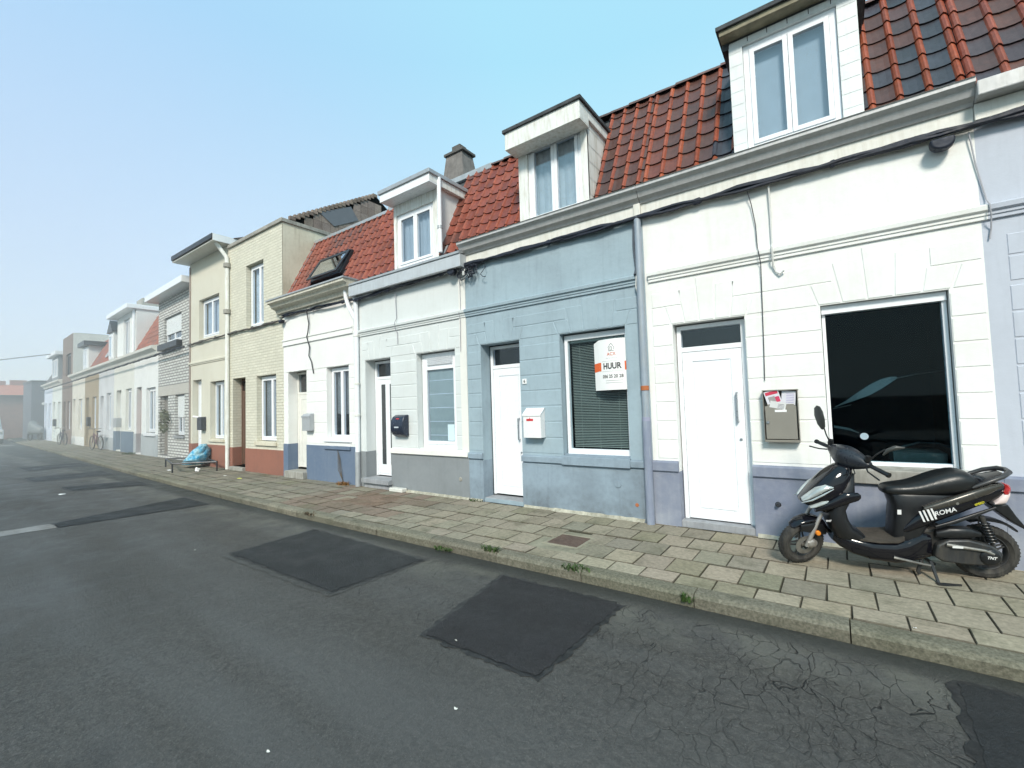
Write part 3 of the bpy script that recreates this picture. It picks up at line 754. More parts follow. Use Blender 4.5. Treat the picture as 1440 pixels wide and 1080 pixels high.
# pivoting roof window standing slightly open
t4 = (.43, .9); 
def rp(x, s, h): return (x, .03+.435*s-.9*h, 4.3+.9*s+.435*h)
def rbox(mb, xa, xb, sa, sb, ha, hb, tilt=0.):
    vs = []
    for x in (xa, xb):
        for s_ in (sa, sb):
            for h_ in (ha, hb): vs.append(rp(x, s_, h_+tilt*(1.0-s_)))
    mb.add(vs, [(0, 1, 3, 2), (4, 6, 7, 5), (0, 4, 5, 1), (2, 3, 7, 6), (0, 2, 6, 4), (1, 5, 7, 3)])
sk = MB()
for a, b, c, d in ((-10., -9.92, .33, 1.), (-8.83, -8.75, .33, 1.), (-9.92, -8.83, .33, .4), (-9.92, -8.83, .92, 1.02)): rbox(sk, a, b, c, d, -.02, .08)
sw = sk.build('roof_window', dark_metal, h4)
rb = MB()
for a, b, c, d in ((-9.98, -9.9, .3, .98), (-8.85, -8.77, .3, .98), (-9.9, -8.85, .3, .37), (-9.9, -8.85, .9, .98)): rbox(rb, a, b, c, d, .085, .11, .12)
rb.build('sash', dark_metal, sw)
pn = MB(); rbox(pn, -9.9, -8.85, .37, .9, .095, .1, .12); pn.build('pane', glass('skylight_glass', boost=.4), sw)
rm = MB(); rbox(rm, -9.9, -8.84, .37, .93, -.3, -.29); rm.build('reveal', curtain_w, sw)
# moulded cornice
MB().prism_x([(.0, 3.93), (-.05, 3.94), (-.05, 3.98), (-.1, 4.0), (-.13, 4.08), (-.24, 4.13), (-.26, 4.19), (-.34, 4.22), (-.34, 4.27), (.05, 4.3)], -11.18, -8.02).build('cornice', paint('cream_cornice', (.6, .57, .48), .6, dirt=(.25, .22, .17), dirt_amt=.6, bump=.2), h4)
MB().box(-11.22, -8.0, -.36, .03, 4.272, 4.31).build('gutter', zinc, h4, bevel=.006)
# twin swan-neck pipes between the two white houses
p1 = MB().tube([(-8.28, -.12, 4.2), (-8.28, -.1, 3.95), (-8.22, -.08, 3.75), (-8.02, -.06, 3.45), (-8.0, -.06, 3.4)], .045, 12).build('swan_neck_pipe', pvc, h4, smooth=True)
p2 = MB().tube([(-8.0, -.16, 4.1), (-8.02, -.12, 3.98), (-8.0, -.06, 3.86), (-8.0, -.06, .7)], .05, 14).build('downpipe', pvc, h3, smooth=True)
MB().tube([(-8.0, -.06, .7), (-8.0, -.06, 0.)], .058, 14).build('pipe_shoe', zinc, p2, smooth=True)
for z in (3.1, 2.1, 1.45): MB().lathe([(.05, -.025), (.06, -.022), (.06, .022), (.05, .025)], (-8.0, -.06, z), 'z', 14).build('pipe_clip', pvc_old, p2, smooth=True)
# big zinc/painted pipe between blue and white house
pp = downpipe(h2, -1.965, -.055, .0, 3.95, .045, paint('blue_grey_pipe', (.29, .34, .4), .5, .1, dirt=(.42, .4, .33), dirt_amt=.4), [(1.72, paint('rust', (.4, .13, .05), .9)), (1.32, paint('lilac_joint', (.3, .31, .42), .5))])
MB().tube([(-1.965, -.055, .0), (-1.965, -.055, 1.3)], .053, 14).build('pipe_shoe', paint('lavender_pipe_paint', (.22, .25, .33), .5, dirt=(.4, .44, .48), dirt_amt=.6), pp, smooth=True)
MB().box(-2.01, -1.92, -.07, 0., 3.93, 4.13).build('hopper', fascia_m, pp, bevel=.01)

# ================================================================== HOUSE 5 (cream brick, two storeys)
cream5 = painted_brick('cream_painted_brick', (.66, .635, .535), (.56, .535, .44), .25, .21, .075, .9, .05, .01)
creamr = plaster('cream_render', (.66, .615, .5), (.42, .37, .28), .5, .2, .6)
terra = plaster('terracotta_plinth', (.3, .135, .1), (.2, .11, .09), .4, .25, .2)
h5 = near_root(-14.1, 'two storey cream brick house with stained side wall above the skylight roof')
ops5 = [(-13.86, -13.08, .1, 2.56), (-12.45, -11.42, .8, 2.54), (-13.02, -12.05, 3.88, 5.63)]
m5 = MB(); wall_front(m5, -14.1, -11.06, 0., 6.36, ops5, 0.)
m5.build('wall', cream5, h5)
MB().box(-11.08, -11.055, .0, 1.6, 4.0, 6.38).box(-11.08, -11.055, 1.6, 8., 4., 6.38).build('side_wall', creamr, h5)
MB().box(-14.09, -11.02, -.05, 1.5, 6.36, 6.46).build('coping', concrete, h5, bevel=.01)
plinth(h5, -14.1, -11.061, [], terra, .62, doors=[(-13.86, -13.08)], reveal=.24)
MB().box(-13.87, -13.07, -.1, .26, 0., .1).build('doorstep', concrete, h5, bevel=.01)
door_panel(h5, -13.855, -13.085, .12, 2.54, .225, 2.15, handle=None, m=paint('brown_door', (.12, .07, .05), .5))
casement(h5, -12.43, -11.44, .84, 2.52, .12, (0, .62, 1), .06, .05, curtain=paint('brown_net', (0, 0, 0)))
sill(h5, -12.5, -11.38, .82, creamr, .05, .1, 'window_sill')
casement(h5, -13., -12.07, 3.9, 5.61, .12, (0, .6, 1), .06, .05, curtain=curtain_w)
shell(h5, -14.1, -11.08, 6.3)
MB().box(-14.09, -11.09, .24, 8., 6.3, 6.36).build('flat_roof', bitumen, h5)
g5 = MB().prism_x([(.15, 6.44), (2.9, 8.1), (5.6, 6.44)], -13.9, -11.1).build('rear_roof', vcol('brown_tiling', .8, .2), h5)
gv = MB()
for k in range(22):
    y = .2+2.7*k/22; z = 6.5+1.62*k/22; gv.box(-11.16, -11.06, y, y+.15, z, z+.09, 0, jitter((.24, .19, .16), .25))
for r_ in range(7):
    for q in range(16):
        y = .35+q*.25; z = 6.48+r_*.23
        if z+.2 > 6.44+(y)*.6 or z+.2 > 6.44+(5.6-y-.25)*.6: continue
        gv.box(-11.1, -11.088+.004*(q % 2), y, y+.24, z, z+.225, 0, jitter((.26, .215, .19), .2))
gv.build('verge_tiling', vcol('brown_tiling'), g5)
rwn = MB().add([(-11.07, 1.0, 6.95), (-11.07, 2.0, 7.45), (-11.07, 2.25, 7.12), (-11.07, 1.45, 6.7)], [(0, 1, 2, 3)]).build('roof_hatch', paint('grey_hatch', (.14, .15, .17), .5), h5)

# ================================================================== HOUSE 6 (cream, wide eaves)
cream6 = plaster('cream_smooth_render', (.64, .615, .525), (.5, .46, .36), .3, .15, .25)
h6 = near_root(-17.0, 'two storey cream house under a wide boxed eave with a dark mailbox')
ops6 = [(-16.75, -16.05, .05, 2.68), (-15.4, -14.42, .82, 2.56), (-16.24, -14.77, 3.95, 5.2)]
m6 = MB(); wall_front(m6, -17.0, -14.101, 0., 6.5, ops6, .004)
m6.prism_x([(0.004, 3.15), (-.02, 3.16), (-.02, 3.19), (-.04, 3.2), (-.04, 3.25), (0.004, 3.27)], -16.99, -14.25)
m6.build('wall', cream6, h6)
plinth(h6, -17.0, -14.101, [], terra, .66, doors=[(-16.75, -16.05)])
door_panel(h6, -16.73, -16.07, .07, 2.66, .16, 2.66, groove=False, handle=None, m=pvc)
casement(h6, -15.38, -14.44, .84, 2.54, .14, (0, .5, 1), .05, .045, curtain=curtain_w)
sill(h6, -15.45, -14.4, .83, creamr, .04, .08, 'window_sill')
casement(h6, -16.22, -14.79, 3.97, 5.18, .12, (0, .5, 1), .06, .05, curtain=curtain_m)
shell(h6, -17.0, -14.101, 6.4)
e6 = MB().box(-17.15, -14.05, -.44, 8., 6.5, 6.52).box(-17.15, -14.05, -.44, 8., 6.66, 6.7).box(-17.15, -17.13, -.44, 8., 6.52, 6.66).build('eave', paint('slatted_soffit', (.6, .6, .57), .6, dirt=(.3, .3, .28), dirt_amt=.4), h6)
MB().box(-14.07, -14.04, -.44, 3., 6.5, 6.69).build('white_board', pvc, e6, bevel=.004)
MB().box(-17.16, -14.06, -.47, -.442, 6.56, 6.7).build('gutter', dark_metal, h6, bevel=.006)
MB().prism_x([(.1, 6.7), (1.4, 7.25), (4., 6.7)], -14.9, -14.0).build('rear_gable', paint('brown_slates', (.1, .075, .07), .8, var=.3), h6)
p6 = MB().tube([(-14.2, -.3, 6.5), (-14.18, -.2, 6.35), (-14.08, -.07, 6.1), (-14.06, -.06, 5.9), (-14.06, -.06, 0.)], .055, 14).build('downpipe', pvc_old, h6, smooth=True)
for z in (5.85, 4.5): MB().lathe([(.055, -.07), (.1, -.05), (.1, .06), (.055, .08)], (-14.06, -.06, z), 'z', 14).build('pipe_hopper', concrete, p6, smooth=True)
MB().box(-16.99, -16.9, -.02, .004, .66, 6.4).build('corner_strip', paint('brownish_pipe', (.3, .25, .22), .8), h6)

# ================================================================== FAR HOUSES (street bends back a little)
brick7 = painted_brick('whitewashed_brick', (.62, .62, .6), (.22, .215, .21), .3, .3, .1, .9, .1, .02)
def far_window(h, x0, x1, z0, z1, m=None, cols=(0, .5, 1), curtain=None, name='window'):
    return casement(h, x0, x1, z0, z1, .1, cols, .07, .05, m or pvc, pane_m, curtain, name=name)
def far_house(x0, x1, label, wm, pm, pz, ops, top=4., roofc=None, corn=None, doors=(), windows=(), roofholes=(), flat=None, parapet=None):
    h = far_root(x0, label)
    mb = MB(); wall_front(mb, x0+.002, x1-.002, -.05, top, ops, 0.)
    mb.build('wall', wm, h)
    if pm: plinth(h, x0, x1-.002, [], pm, pz, doors=[o[:2] for o in ops if o[2] < .3], reveal=.2)
    shell(h, x0, x1, min(top, 5.9) if not roofc else 5.98, flat=not roofc)
    if roofc:
        tiles(h, x0, x1, (.03, top+.25), (.9, top+2.05), .28, .3, roofc, roofholes)
        MB().prism_x([(.06, top+.2), (.93, top+2.), (.97, top+1.95), (.1, top+.15)], x0, x1).box(x0, x1, .93, 8., top+1.9, top+1.98).build('flat_roof', bitumen, h)
    else:
        MB().box(x0, x1, .2, 8., top-.02, top+.02).build('flat_roof', bitumen, h)
    if corn: MB().prism_x([(0, top-.12), (-.05, top-.1), (-.08, top), (-.22, top+.1), (-.24, top+.2), (.05, top+.25)], x0, x1).build('cornice', corn, h)
    return h
offw = plaster('white_far_render', (.76, .77, .76), None, .2, .1, .15)
paleg = plaster('pale_grey_plinth', (.42, .45, .47), None, .3, .1, .2)
bluep2 = plaster('blue_grey_plinth', (.16, .21, .27), None, .3, .1, .2)
beige = plaster('beige_render', (.36, .29, .2), None, .3, .1, .25)
umber = plaster('umber_render', (.22, .165, .145), None, .3, .1, .25)
h7 = far_house(-21.15, -17.12, 'whitewashed brick house with a rolled down shutter and white boxed eave', brick7, None, 0,
   [(-20.95, -19.95, .1, 2.32), (-19.15, -18.15, .86, 2.3), (-20.5, -18.5, 4.25, 5.25)], 5.95)
MB().box(-19.2, -18.1, -.05, .1, .78, .86).build('window_sill', stone_sill, h7)
MB().box(-21.1, -17.2, -.012, 0., 2.32, 2.68).build('lintel_band', plaster('taupe_band', (.5, .48, .44), None, .2), h7)
MB().box(-21.35, -17.12, -.4, 6., 5.95, 6.17).build('eave', pvc, h7, bevel=.01)
MB().box(-17.35, -17.125, -.02, 0., 0, 5.9).build('brick_edge', plaster('brown_edge', (.27, .22, .19), None, .3), h7)
door_panel(h7, -20.93, -19.97, .1, 2.3, .15, 2.3, handle=None, m=paint('grey_brown_door', (.22, .2, .18), .5))
w = far_window(h7, -19.13, -18.17, .88, 2.28); MB().box(-19.1, -18.2, .07, .09, 1.5, 2.26).build('rolled_shutter', paint('shutter_slats', (.7, .72, .72), .5), w)
w = far_window(h7, -20.48, -18.52, 4.27, 5.23); MB().box(-20.45, -18.55, .07, .09, 4.6, 5.2).build('rolled_shutter', paint('shutter_slats', (0, 0, 0)), w)
MB().box(-20.6, -18.4, -.18, .0, 4.0, 4.22).build('flower_box', dark_metal, h7, bevel=.01)
h8 = far_house(-24.6, -21.15, 'low white house with dark red door and red mansard tiles', offw, paleg, .86,
   [(-24.2, -23.45, .05, 2.82), (-22.75, -21.5, .92, 2.72)], 4.1, col_red, fascia_m)
door_panel(h8, -24.18, -23.47, .06, 2.8, .15, 2.2, handle=None, m=paint('oxblood_door', (.2, .03, .03), .5))
far_window(h8, -22.73, -21.52, .94, 2.7, curtain=curtain_w); MB().box(-22.85, -21.4, -.08, .1, .8, .92).build('window_sill', pvc, h8)
h9 = far_house(-28.2, -24.61, 'white house with a tall full width dormer and slate grey plinth', plaster('creamy_far_white', (.7, .7, .65), None, .2, .1, .2), bluep2, .93,
   [(-27.7, -26.8, .05, 2.84), (-26.0, -25.0, .96, 2.84)], 4.1, None, fascia_m)
door_panel(h9, -27.68, -26.82, .06, 2.82, .15, 2.2, handle=None)
far_window(h9, -25.98, -25.02, .98, 2.82, curtain=dark_in)
d9 = MB(); wall_front(d9, -27.9, -24.62, 4.1, 6.3, [(-26.75, -25.7, 4.15, 6.08)], .05); d9.box(-24.66, -24.61, .06, 2.4, 4.1, 6.3).box(-27.9, -27.86, .06, 2.4, 4.1, 6.3)
d9.build('dormer_front', offw, h9)
MB().box(-28.3, -24.55, -.3, 2.5, 6.3, 6.5).build('dormer_roof', pvc, h9, bevel=.02); casement(h9, -26.73, -25.72, 4.17, 6.06, .12, (0, .5, 1), .06, .05, curtain=dark_in, name='dormer_window')
MB().box(-26.2, -25.2, .4, 1.0, 6.6, 6.95).build('chimney', concrete, h9)
downpipe(h9, -24.75, -.0, 4.2, 6.3, .05, pvc, (), 'dormer_pipe')
h10 = far_house(-31.5, -28.21, 'plain white house with red tiles, rooflights and a narrow gabled dormer', plaster('greyed_white', (.6, .61, .63), None, .3, .1, .3), paleg, .6,
   [(-31.1, -30.4, .05, 2.7), (-29.7, -28.8, .95, 2.8)], 4.1, col_red, fascia_m)
door_panel(h10, -31.08, -30.42, .06, 2.68, .15, 2.2, handle=None); far_window(h10, -29.68, -28.82, .97, 2.78, curtain=curtain_w)
MB().box(-29.15, -28.25, -.02, 1., 4.35, 5.75).build('dormer_front', offw, h10); MB().prism_y([(-29.3, 5.75), (-28.15, 5.75), (-28.7, 6.35)], -.1, 1.2).build('dormer_roof', dark_metal, h10)
casement(h10, -29.05, -28.35, 4.45, 5.65, -.06, (0, 1), .06, .05, curtain=dark_in, name='dormer_window', d=.035)
for x in (-30.6, -29.9): MB().prism_x([(.1, 4.7), (.4, 5.3), (.36, 5.34), (.06, 4.74)], x, x+.3).build('rooflight', paint('rooflight_glass', (.6, .65, .7), .2), h10)
h11 = far_house(-35.1, -31.51, 'sand coloured house with a small flat dormer', beige, beige, .6,
   [(-34.8, -34.0, .05, 2.75), (-33.1, -32.1, .95, 2.74)], 4.1, col_red, fascia_m)
door_panel(h11, -34.78, -34.02, .06, 2.73, .15, 2.2, handle=None, m=paint('olive_door', (.25, .25, .18), .5)); far_window(h11, -33.08, -32.12, .97, 2.72, curtain=curtain_w)
MB().box(-35.5, -34.1, -.02, 1.4, 4.35, 5.7).build('dormer_front', offw, h11); MB().box(-35.8, -33.9, -.25, 1.6, 5.7, 5.95).build('dormer_roof', dark_metal, h11)
casement(h11, -35.4, -34.3, 4.45, 5.6, -.06, (0, .5, 1), .06, .05, curtain=dark_in, name='dormer_window', d=.035)
h12 = far_house(-39.05, -35.11, 'low white house squeezed beside the tall umber box house', plaster('warm_far_white', (.68, .65, .58), None, .3, .1, .3), offw, .5,
   [(-38.8, -38.0, .05, 2.8), (-37.0, -35.9, .9, 2.75)], 4.1, None, fascia_m)
door_panel(h12, -38.78, -38.02, .06, 2.78, .15, 2.2, handle=None); far_window(h12, -36.98, -35.92, .92, 2.73, curtain=curtain_w)
h13 = far_house(-42.8, -39.06, 'tall flat umber brown house with a pale side wall', umber, umber, .5,
   [(-42.3, -41.4, .05, 2.75), (-40.8, -39.7, .9, 2.72), (-41.6, -39.8, 4.4, 5.85)], 7.05)
door_panel(h13, -42.28, -41.42, .06, 2.73, .15, 2.2, handle=None, m=paint('olive_door', (0, 0, 0))); far_window(h13, -40.78, -39.72, .92, 2.7, curtain=dark_in); far_window(h13, -41.58, -39.82, 4.42, 5.83, m=dark_metal, curtain=dark_in)
MB().box(-39.06, -39.03, .0, 6., 4., 7.05).build('side_wall', plaster('pale_side', (.62, .61, .57), None, .3), h13)
h14 = far_house(-47.0, -42.81, 'pale green white house with a grey dormer', plaster('greenish_white', (.7, .74, .72), None, .2), None, .5,
   [(-46.6, -45.7, .05, 2.85), (-44.6, -43.4, .9, 2.8)], 4.1, lambda x, s, L: (jitter((.1, .1, .11), .2),)*2, fascia_m)
door_panel(h14, -46.58, -45.72, .06, 2.83, .15, 2.2, handle=None); far_window(h14, -44.58, -43.42, .92, 2.78, curtain=curtain_w)
MB().box(-47.2, -44.2, -.02, 1.5, 4.4, 6.1).build('dormer_front', paint('grey_slates', (.2, .22, .24), .8), h14); MB().box(-47.6, -43.6, -.3, 1.7, 6.1, 6.35).build('dormer_roof', pvc, h14)
casement(h14, -46.8, -44.6, 4.6, 5.9, -.06, (0, .5, 1), .06, .05, curtain=dark_in, name='dormer_window', d=.035)
h15 = far_house(-51.0, -47.01, 'last house of the row, bluish white under a steep grey roof', plaster('bluish_white', (.6, .66, .78), None, .2), None, .5,
   [(-50.6, -49.7, .05, 2.85), (-48.8, -47.6, .9, 2.8)], 4.1, lambda x, s, L: (jitter((.1, .1, .11), .2),)*2, fascia_m)
door_panel(h15, -50.58, -49.72, .06, 2.83, .15, 2.2, handle=None); far_window(h15, -48.78, -47.62, .92, 2.78, curtain=curtain_w)

# buildings closing the street
b1 = root('corner_building', (-56, 1.3, 0), 'dark slate grey blank building past the end of the terrace', 'building', None, 0, (-56, 1.3, 0))
MB().box(-58, -54.2, 1.25, 9., -.1, 4.75).build('wall', paint('slate_grey_wall', (.12, .135, .17), .9), b1)
MB().box(-58.05, -54.15, 1.2, 9.1, 4.75, 4.9).build('coping', dark_metal, b1)
MB().lathe([(0, -.06), (.1, -.05), (.12, 0), (0, .02)], (-54.12, 1.95, 2.95), 'x', 12).build('wall_lamp', paint('pale_lamp', (.8, .8, .8), .3), b1)
b2 = root('brick_warehouse', (-63, -5, 0), 'long red brick building with orange tiled roof closing the street end', 'building', None, 0, (-63, -5, 0))
MB().box(-70, -62, -16, 3.5, -.1, 3.95).build('wall', painted_brick('old_red_brick', (.3, .15, .12), (.2, .16, .14), .3), b2)
MB().add([(-61.7, -16.2, 3.95), (-61.7, 3.6, 3.95), (-66, 3.6, 5.15), (-66, -16.2, 5.15), (-70.3, -16.2, 3.95), (-70.3, 3.6, 3.95)], [(0, 1, 2, 3), (3, 2, 5, 4), (1, 5, 2), (0, 3, 4), (0, 4, 5, 1)]).build('roof', paint('orange_tiles', (.4, .13, .08), .8, var=.2), b2)
MB().box(-61.72, -61.6, -16.2, 3.6, 3.86, 3.96).build('gutter', dark_metal, b2)
for y0, y1, zt in ((.6, 1.0, 5.5), (1.3, 2.4, 5.6)): MB().box(-66.4, -65.8, y0, y1, 4.9, zt).build('chimney', paint('chimney_brick', (.25, .12, .1), .9), b2)

# ================================================================== GROUND
tag(MB().add([(-400, -400, -.16), (400, -400, -.16), (400, 400, -.16), (-400, 400, -.16)], [(0, 1, 2, 3)]).build('ground', paint('bare_ground', (.09, .085, .07), .95, spec=.1)), kind='structure')
def kerb_y(x):
    pts = [(-60, .6), (-51, .0), (-38, -.55), (-26, -1.1), (-16.4, -1.56), (-10, -1.82), (-7, -1.9), (5, -1.95), (12, -1.95)]
    for (xa, ya), (xb, yb) in zip(pts, pts[1:]):
        if xa <= x <= xb: return ya+(yb-ya)*(x-xa)/(xb-xa)
    return pts[0][1] if x < -60 else -1.95
def wall_y(x): return 0. if x > -15.5 else max(0., .04*(-12-x))
XS = [-62, -51, -44, -38, -32, -26, -21, -16.4, -13, -10, -7, -4, -1, 2, 5, 9]
ro = MB(); vs = []
for x in [-60.5]+XS[1:]+[30]: vs += [(x, kerb_y(x)-.02, -.1), (x, -4.9, -.085), (x, -14, -.1)]
n = len(vs)//3; ro.add(vs, [f for i in range(n-1) for f in ((3*i, 3*i+3, 3*i+4, 3*i+1), (3*i+1, 3*i+4, 3*i+5, 3*i+2))])
asph = asphalt_mat('asphalt', .047, (1.08, 1., .92), cracks=True)
tag(ro.build('road', asph), kind='structure')
def road_z(y): return -.1+.015*max(0, min(1, (-y-1.95)/2.95))+.004
def blob(pts, sub=6, jit=.03):
    out = []
    for i, p in enumerate(pts):
        q = pts[(i+1) % len(pts)]
        for k in range(sub):
            t = k/sub; out.append((p[0]+(q[0]-p[0])*t+R.uniform(-jit, jit), p[1]+(q[1]-p[1])*t+R.uniform(-jit, jit)))
    return out
def patch(name, pts, m, lift=0., jit=.03):
    pl = blob(pts, 26, jit*.5); cx = sum(p[0] for p in pl)/len(pl); cy = sum(p[1] for p in pl)/len(pl)
    vs = [(x, y, road_z(y)+lift) for x, y in pl]+[(cx, cy, road_z(cy)+lift)]; n = len(pl)
    return tag(MB().add(vs, [(i, (i+1) % n, n) for i in range(n)]).build(name, m), kind='structure')
_patch0 = patch
def patch(name, pts, m, lift=0., jit=.03):
    if lift > 0 and 'asphalt' in m.name and m.name != 'worn_asphalt':
        cx = sum(p[0] for p in pts)/len(pts); cy = sum(p[1] for p in pts)/len(pts)
        q = [(p[0]+.035*(1 if p[0] > cx else -1), p[1]+.03*(1 if p[1] > cy else -1)) for p in pts]
        _patch0('tar_seam', q, tar, lift-.0007 if lift < .002 else lift-.001, .045)
        lift += .0025
    return _patch0(name, pts, m, lift, jit)
tar = paint('tar_seam', (.012, .012, .013), .55, var=.5, bump=.5, dirt=(.05, .048, .045), dirt_amt=.8)
dark_a = asphalt_mat('fresh_asphalt', .015, (.92, .98, 1.1)); dark_b = asphalt_mat('purple_asphalt', .015, (1.08, .96, 1.12)); rim_a = asphalt_mat('worn_asphalt', .046, (1., .98, .93))
patch('road_patch', [(-5.93, -3.42), (-3.72, -3.40), (-3.68, -2.24), (-6.03, -2.15)], rim_a, 0., .03)
patch('road_patch', [(-5.86, -3.32), (-3.8, -3.32), (-3.72, -2.3), (-5.98, -2.2)], dark_a, .004, .03)
patch('road_patch', [(-2.5, -3.4), (-1.55, -3.4), (-1.5, -2.22), (-2.7, -2.2)], dark_b, .001, .02)
patch('road_patch', [(-10.1, -4.15), (-9.69, -4.15), (-9.5, -2.2), (-10.75, -2.2)], dark_a, .001, .02)
patch('road_patch', [(-10.7, -9.), (-9.75, -9.), (-9.69, -4.17), (-10.12, -4.17)], asphalt_mat('gravelly_repair', .14, (1., .93, .9)), .001, .05)
patch('road_patch', [(-15.4, -3.2), (-14.3, -3.2), (-13.6, -1.95), (-14.9, -1.9)], dark_a, .001, .03)
patch('road_patch', [(-19., -3.4), (-17.4, -3.4), (-17.2, -1.8), (-18.8, -1.75)], dark_a, .001, .03)
patch('road_patch', [(-23.5, -3.0), (-21.4, -3.0), (-21.2, -1.5), (-23.3, -1.45)], dark_a, .001, .03)
patch('road_patch', [(.42, -3.6), (1.8, -3.6), (1.8, -2.15), (.48, -2.15)], dark_a, .001, .03)
patch('road_patch', [(-47., -3.2), (-45.2, -3.2), (-45.2, -.6), (-46.9, -.6)], paint('pale_speed_band', (.2, .2, .2), .8), .001, .02)
# kerb stones
kb = MB(); x = 4.
KC = []
kb_m = vcol('kerb_concrete', .85, .2, .6, 45., .9, (.05, .055, .035), .6, 4., .006)
while x > -58:
    L = 1.0 if x > -30 else 2.5; xa, xb = x-L+.008, x
    ya, yb = kerb_y(xa), kerb_y(xb); c = jitter((.18, .168, .13), .18)
    prof = [(-.0, -.16), (-.012, -.03), (.012, -.006), (.04, .0), (.135, .003), (.135, -.16)]
    js = R.uniform(-.004, .004)
    vs = [(xa, ya+p[0]+js, p[1]+js) for p in prof]+[(xb, yb+p[0]+js, p[1]+js) for p in prof]; n = len(prof)
    kb.add(vs, [list(range(n)), list(range(n, 2*n))]+[(i, (i+1) % n, n+(i+1) % n, n+i) for i in range(n)], 0, c); x -= L
tag(kb.build('kerb', kb_m), kind='structure')
# pavement slabs on a mossy bed
bed = MB(); vs = []
for x in XS: vs += [(x, kerb_y(x)+.1, -.012), (x, wall_y(x)+.3, -.012)]
n = len(vs)//2; bed.add(vs, [(2*i, 2*i+1, 2*i+3, 2*i+2) for i in range(n-1)])
tag(bed.build('pavement_bed', paint('mossy_joint', (.05, .046, .03), .95, spec=.1, var=.4)), kind='structure')
sl = MB(); S = .3; DEP = [.25, .375, .375, .375, .375, .37, .37, .37, .37, .37]
holes_p = [(-2.78, -2.28, -1.4, -.92), (-7.05, -6.2, -1.15, -.42)]
row = 0; yoff = .14
while yoff < 3.2:
    depth = DEP[min(row, 9)]; x = 4.29+(.155 if row % 2 else 0.)
    if yoff+depth > 1.93 and yoff < 1.93: pass
    while x > -56:
        w_ = .305; xa, xb = x-w_, x; xm = (xa+xb)/2
        k0, k1 = kerb_y(xa), kerb_y(xb); wy = wall_y(xm)-.0
        y0a, y0b = k0+yoff, k1+yoff; y1a, y1b = y0a+depth, y0b+depth
        x -= w_
        if y0a > wy-.03: continue
        y1a = min(y1a, wy+.0); y1b = min(y1b, wy+.0)
        if any(h[0] < xm < h[1] and h[2] < (y0a+y1a)/2 < h[3] for h in holes_p): continue
        g = .003; zz = R.uniform(-.004, .004); tl = R.uniform(-.003, .003)
        far = min(1., max(0., (-xm-1)/10.))
        base = lerp((.3, .262, .2), (.22, .2, .16), far)
        if R.random() < .14: base = lerp(base, (.17, .165, .135), .45)
        if -8.2 < xm < -5.4 and R.random() < .7: base = lerp(base, (.19, .13, .1), .6)
        if R.random() < .06: base = lerp(base, (.17, .17, .1), .35)
        c = jitter(base, .1)
        ch = .005
        G = .009; sk = R.uniform(-.003, .003)
        A = [(xa+g+sk, y0a+G), (xb-g+sk, y0b+G), (xb-g-sk, y1b-G), (xa+g-sk, y1a-G)]
        B = [(xa+g+ch+sk, y0a+G+ch), (xb-g-ch+sk, y0b+G+ch), (xb-g-ch-sk, y1b-G-ch), (xa+g+ch-sk, y1a-G-ch)]
        vs = [(p[0], p[1], -.02) for p in A]+[(p[0], p[1], -.004+zz) for p in A]+[(p[0], p[1], 0.001+zz+(tl if i < 2 else -tl)) for i, p in enumerate(B)]
        dk = tuple(q*.4 for q in c)
        sl.add(vs, [(8, 9, 10, 11)], 0, c); o = len(sl.v)-12
        for i in range(4):
            j = (i+1) % 4
            sl.f.append([o+4+i, o+4+j, o+8+j, o+8+i]); sl.m.append(0); sl.c.append(dk)
            sl.f.append([o+i, o+j, o+4+j, o+4+i]); sl.m.append(0); sl.c.append(dk)
    yoff += depth; row += 1
slab_m = vcol('concrete_paver', .88, .18, .34, 26., .5, (.08, .08, .05), .6, 3.3)
tag(sl.build('pavement', slab_m), kind='structure')
# covers in the pavement
def cover(x0, x1, y0, y1, c, label):
    o = root('access_cover', ((x0+x1)/2, (y0+y1)/2, 0), label, 'access cover', None, 0, ((x0+x1)/2, (y0+y1)/2, 0))
    MB().box(x0, x1, y0, y1, -.02, .0).build('lid', paint('lid_'+str(round(x0, 1)), c, .85, var=.25, bump=.6), o, bevel=.004)
    MB().box(x0-.04, x0-.005, y0-.04, y1+.04, -.03, .001).box(x1+.005, x1+.04, y0-.04, y1+.04, -.03, .001).box(x0-.005, x1+.005, y0-.04, y0-.005, -.03, .001).box(x0-.005, x1+.005, y1+.005, y1+.04, -.03, .001).build('surround', paint('cover_surround', (.26, .24, .18), .9, var=.2), o, bevel=.004)
tag(MB().box(-3.1, -2., -1.62, -.84, -.02, -.005).build('cement_infill', paint('cement_infill', (.24, .225, .165), .95, var=.3, bump=.6, dirt=(.1, .1, .07), dirt_amt=.5)), kind='structure')
cover(-2.72, -2.35, -1.34, -.98, (.1, .065, .05), 'rusty brown square cover set in the paving before the blue house')
rd = MB()
for i in range(5):
    for j in range(5):
        xx = -7.15+i*.205; yy = -1.22+j*.178
        rd.box(xx+.004, xx+.2, yy+.004, yy+.17, -.02, R.uniform(-.003, .002), 0, jitter((.2, .145, .11), .15))
tag(rd.build('brick_infill', slab_m), kind='structure')
# opposite side of the road
tag(MB().box(-60, 12, -19, -14, -.12, 0.).build('opposite_pavement', concrete), kind='structure')

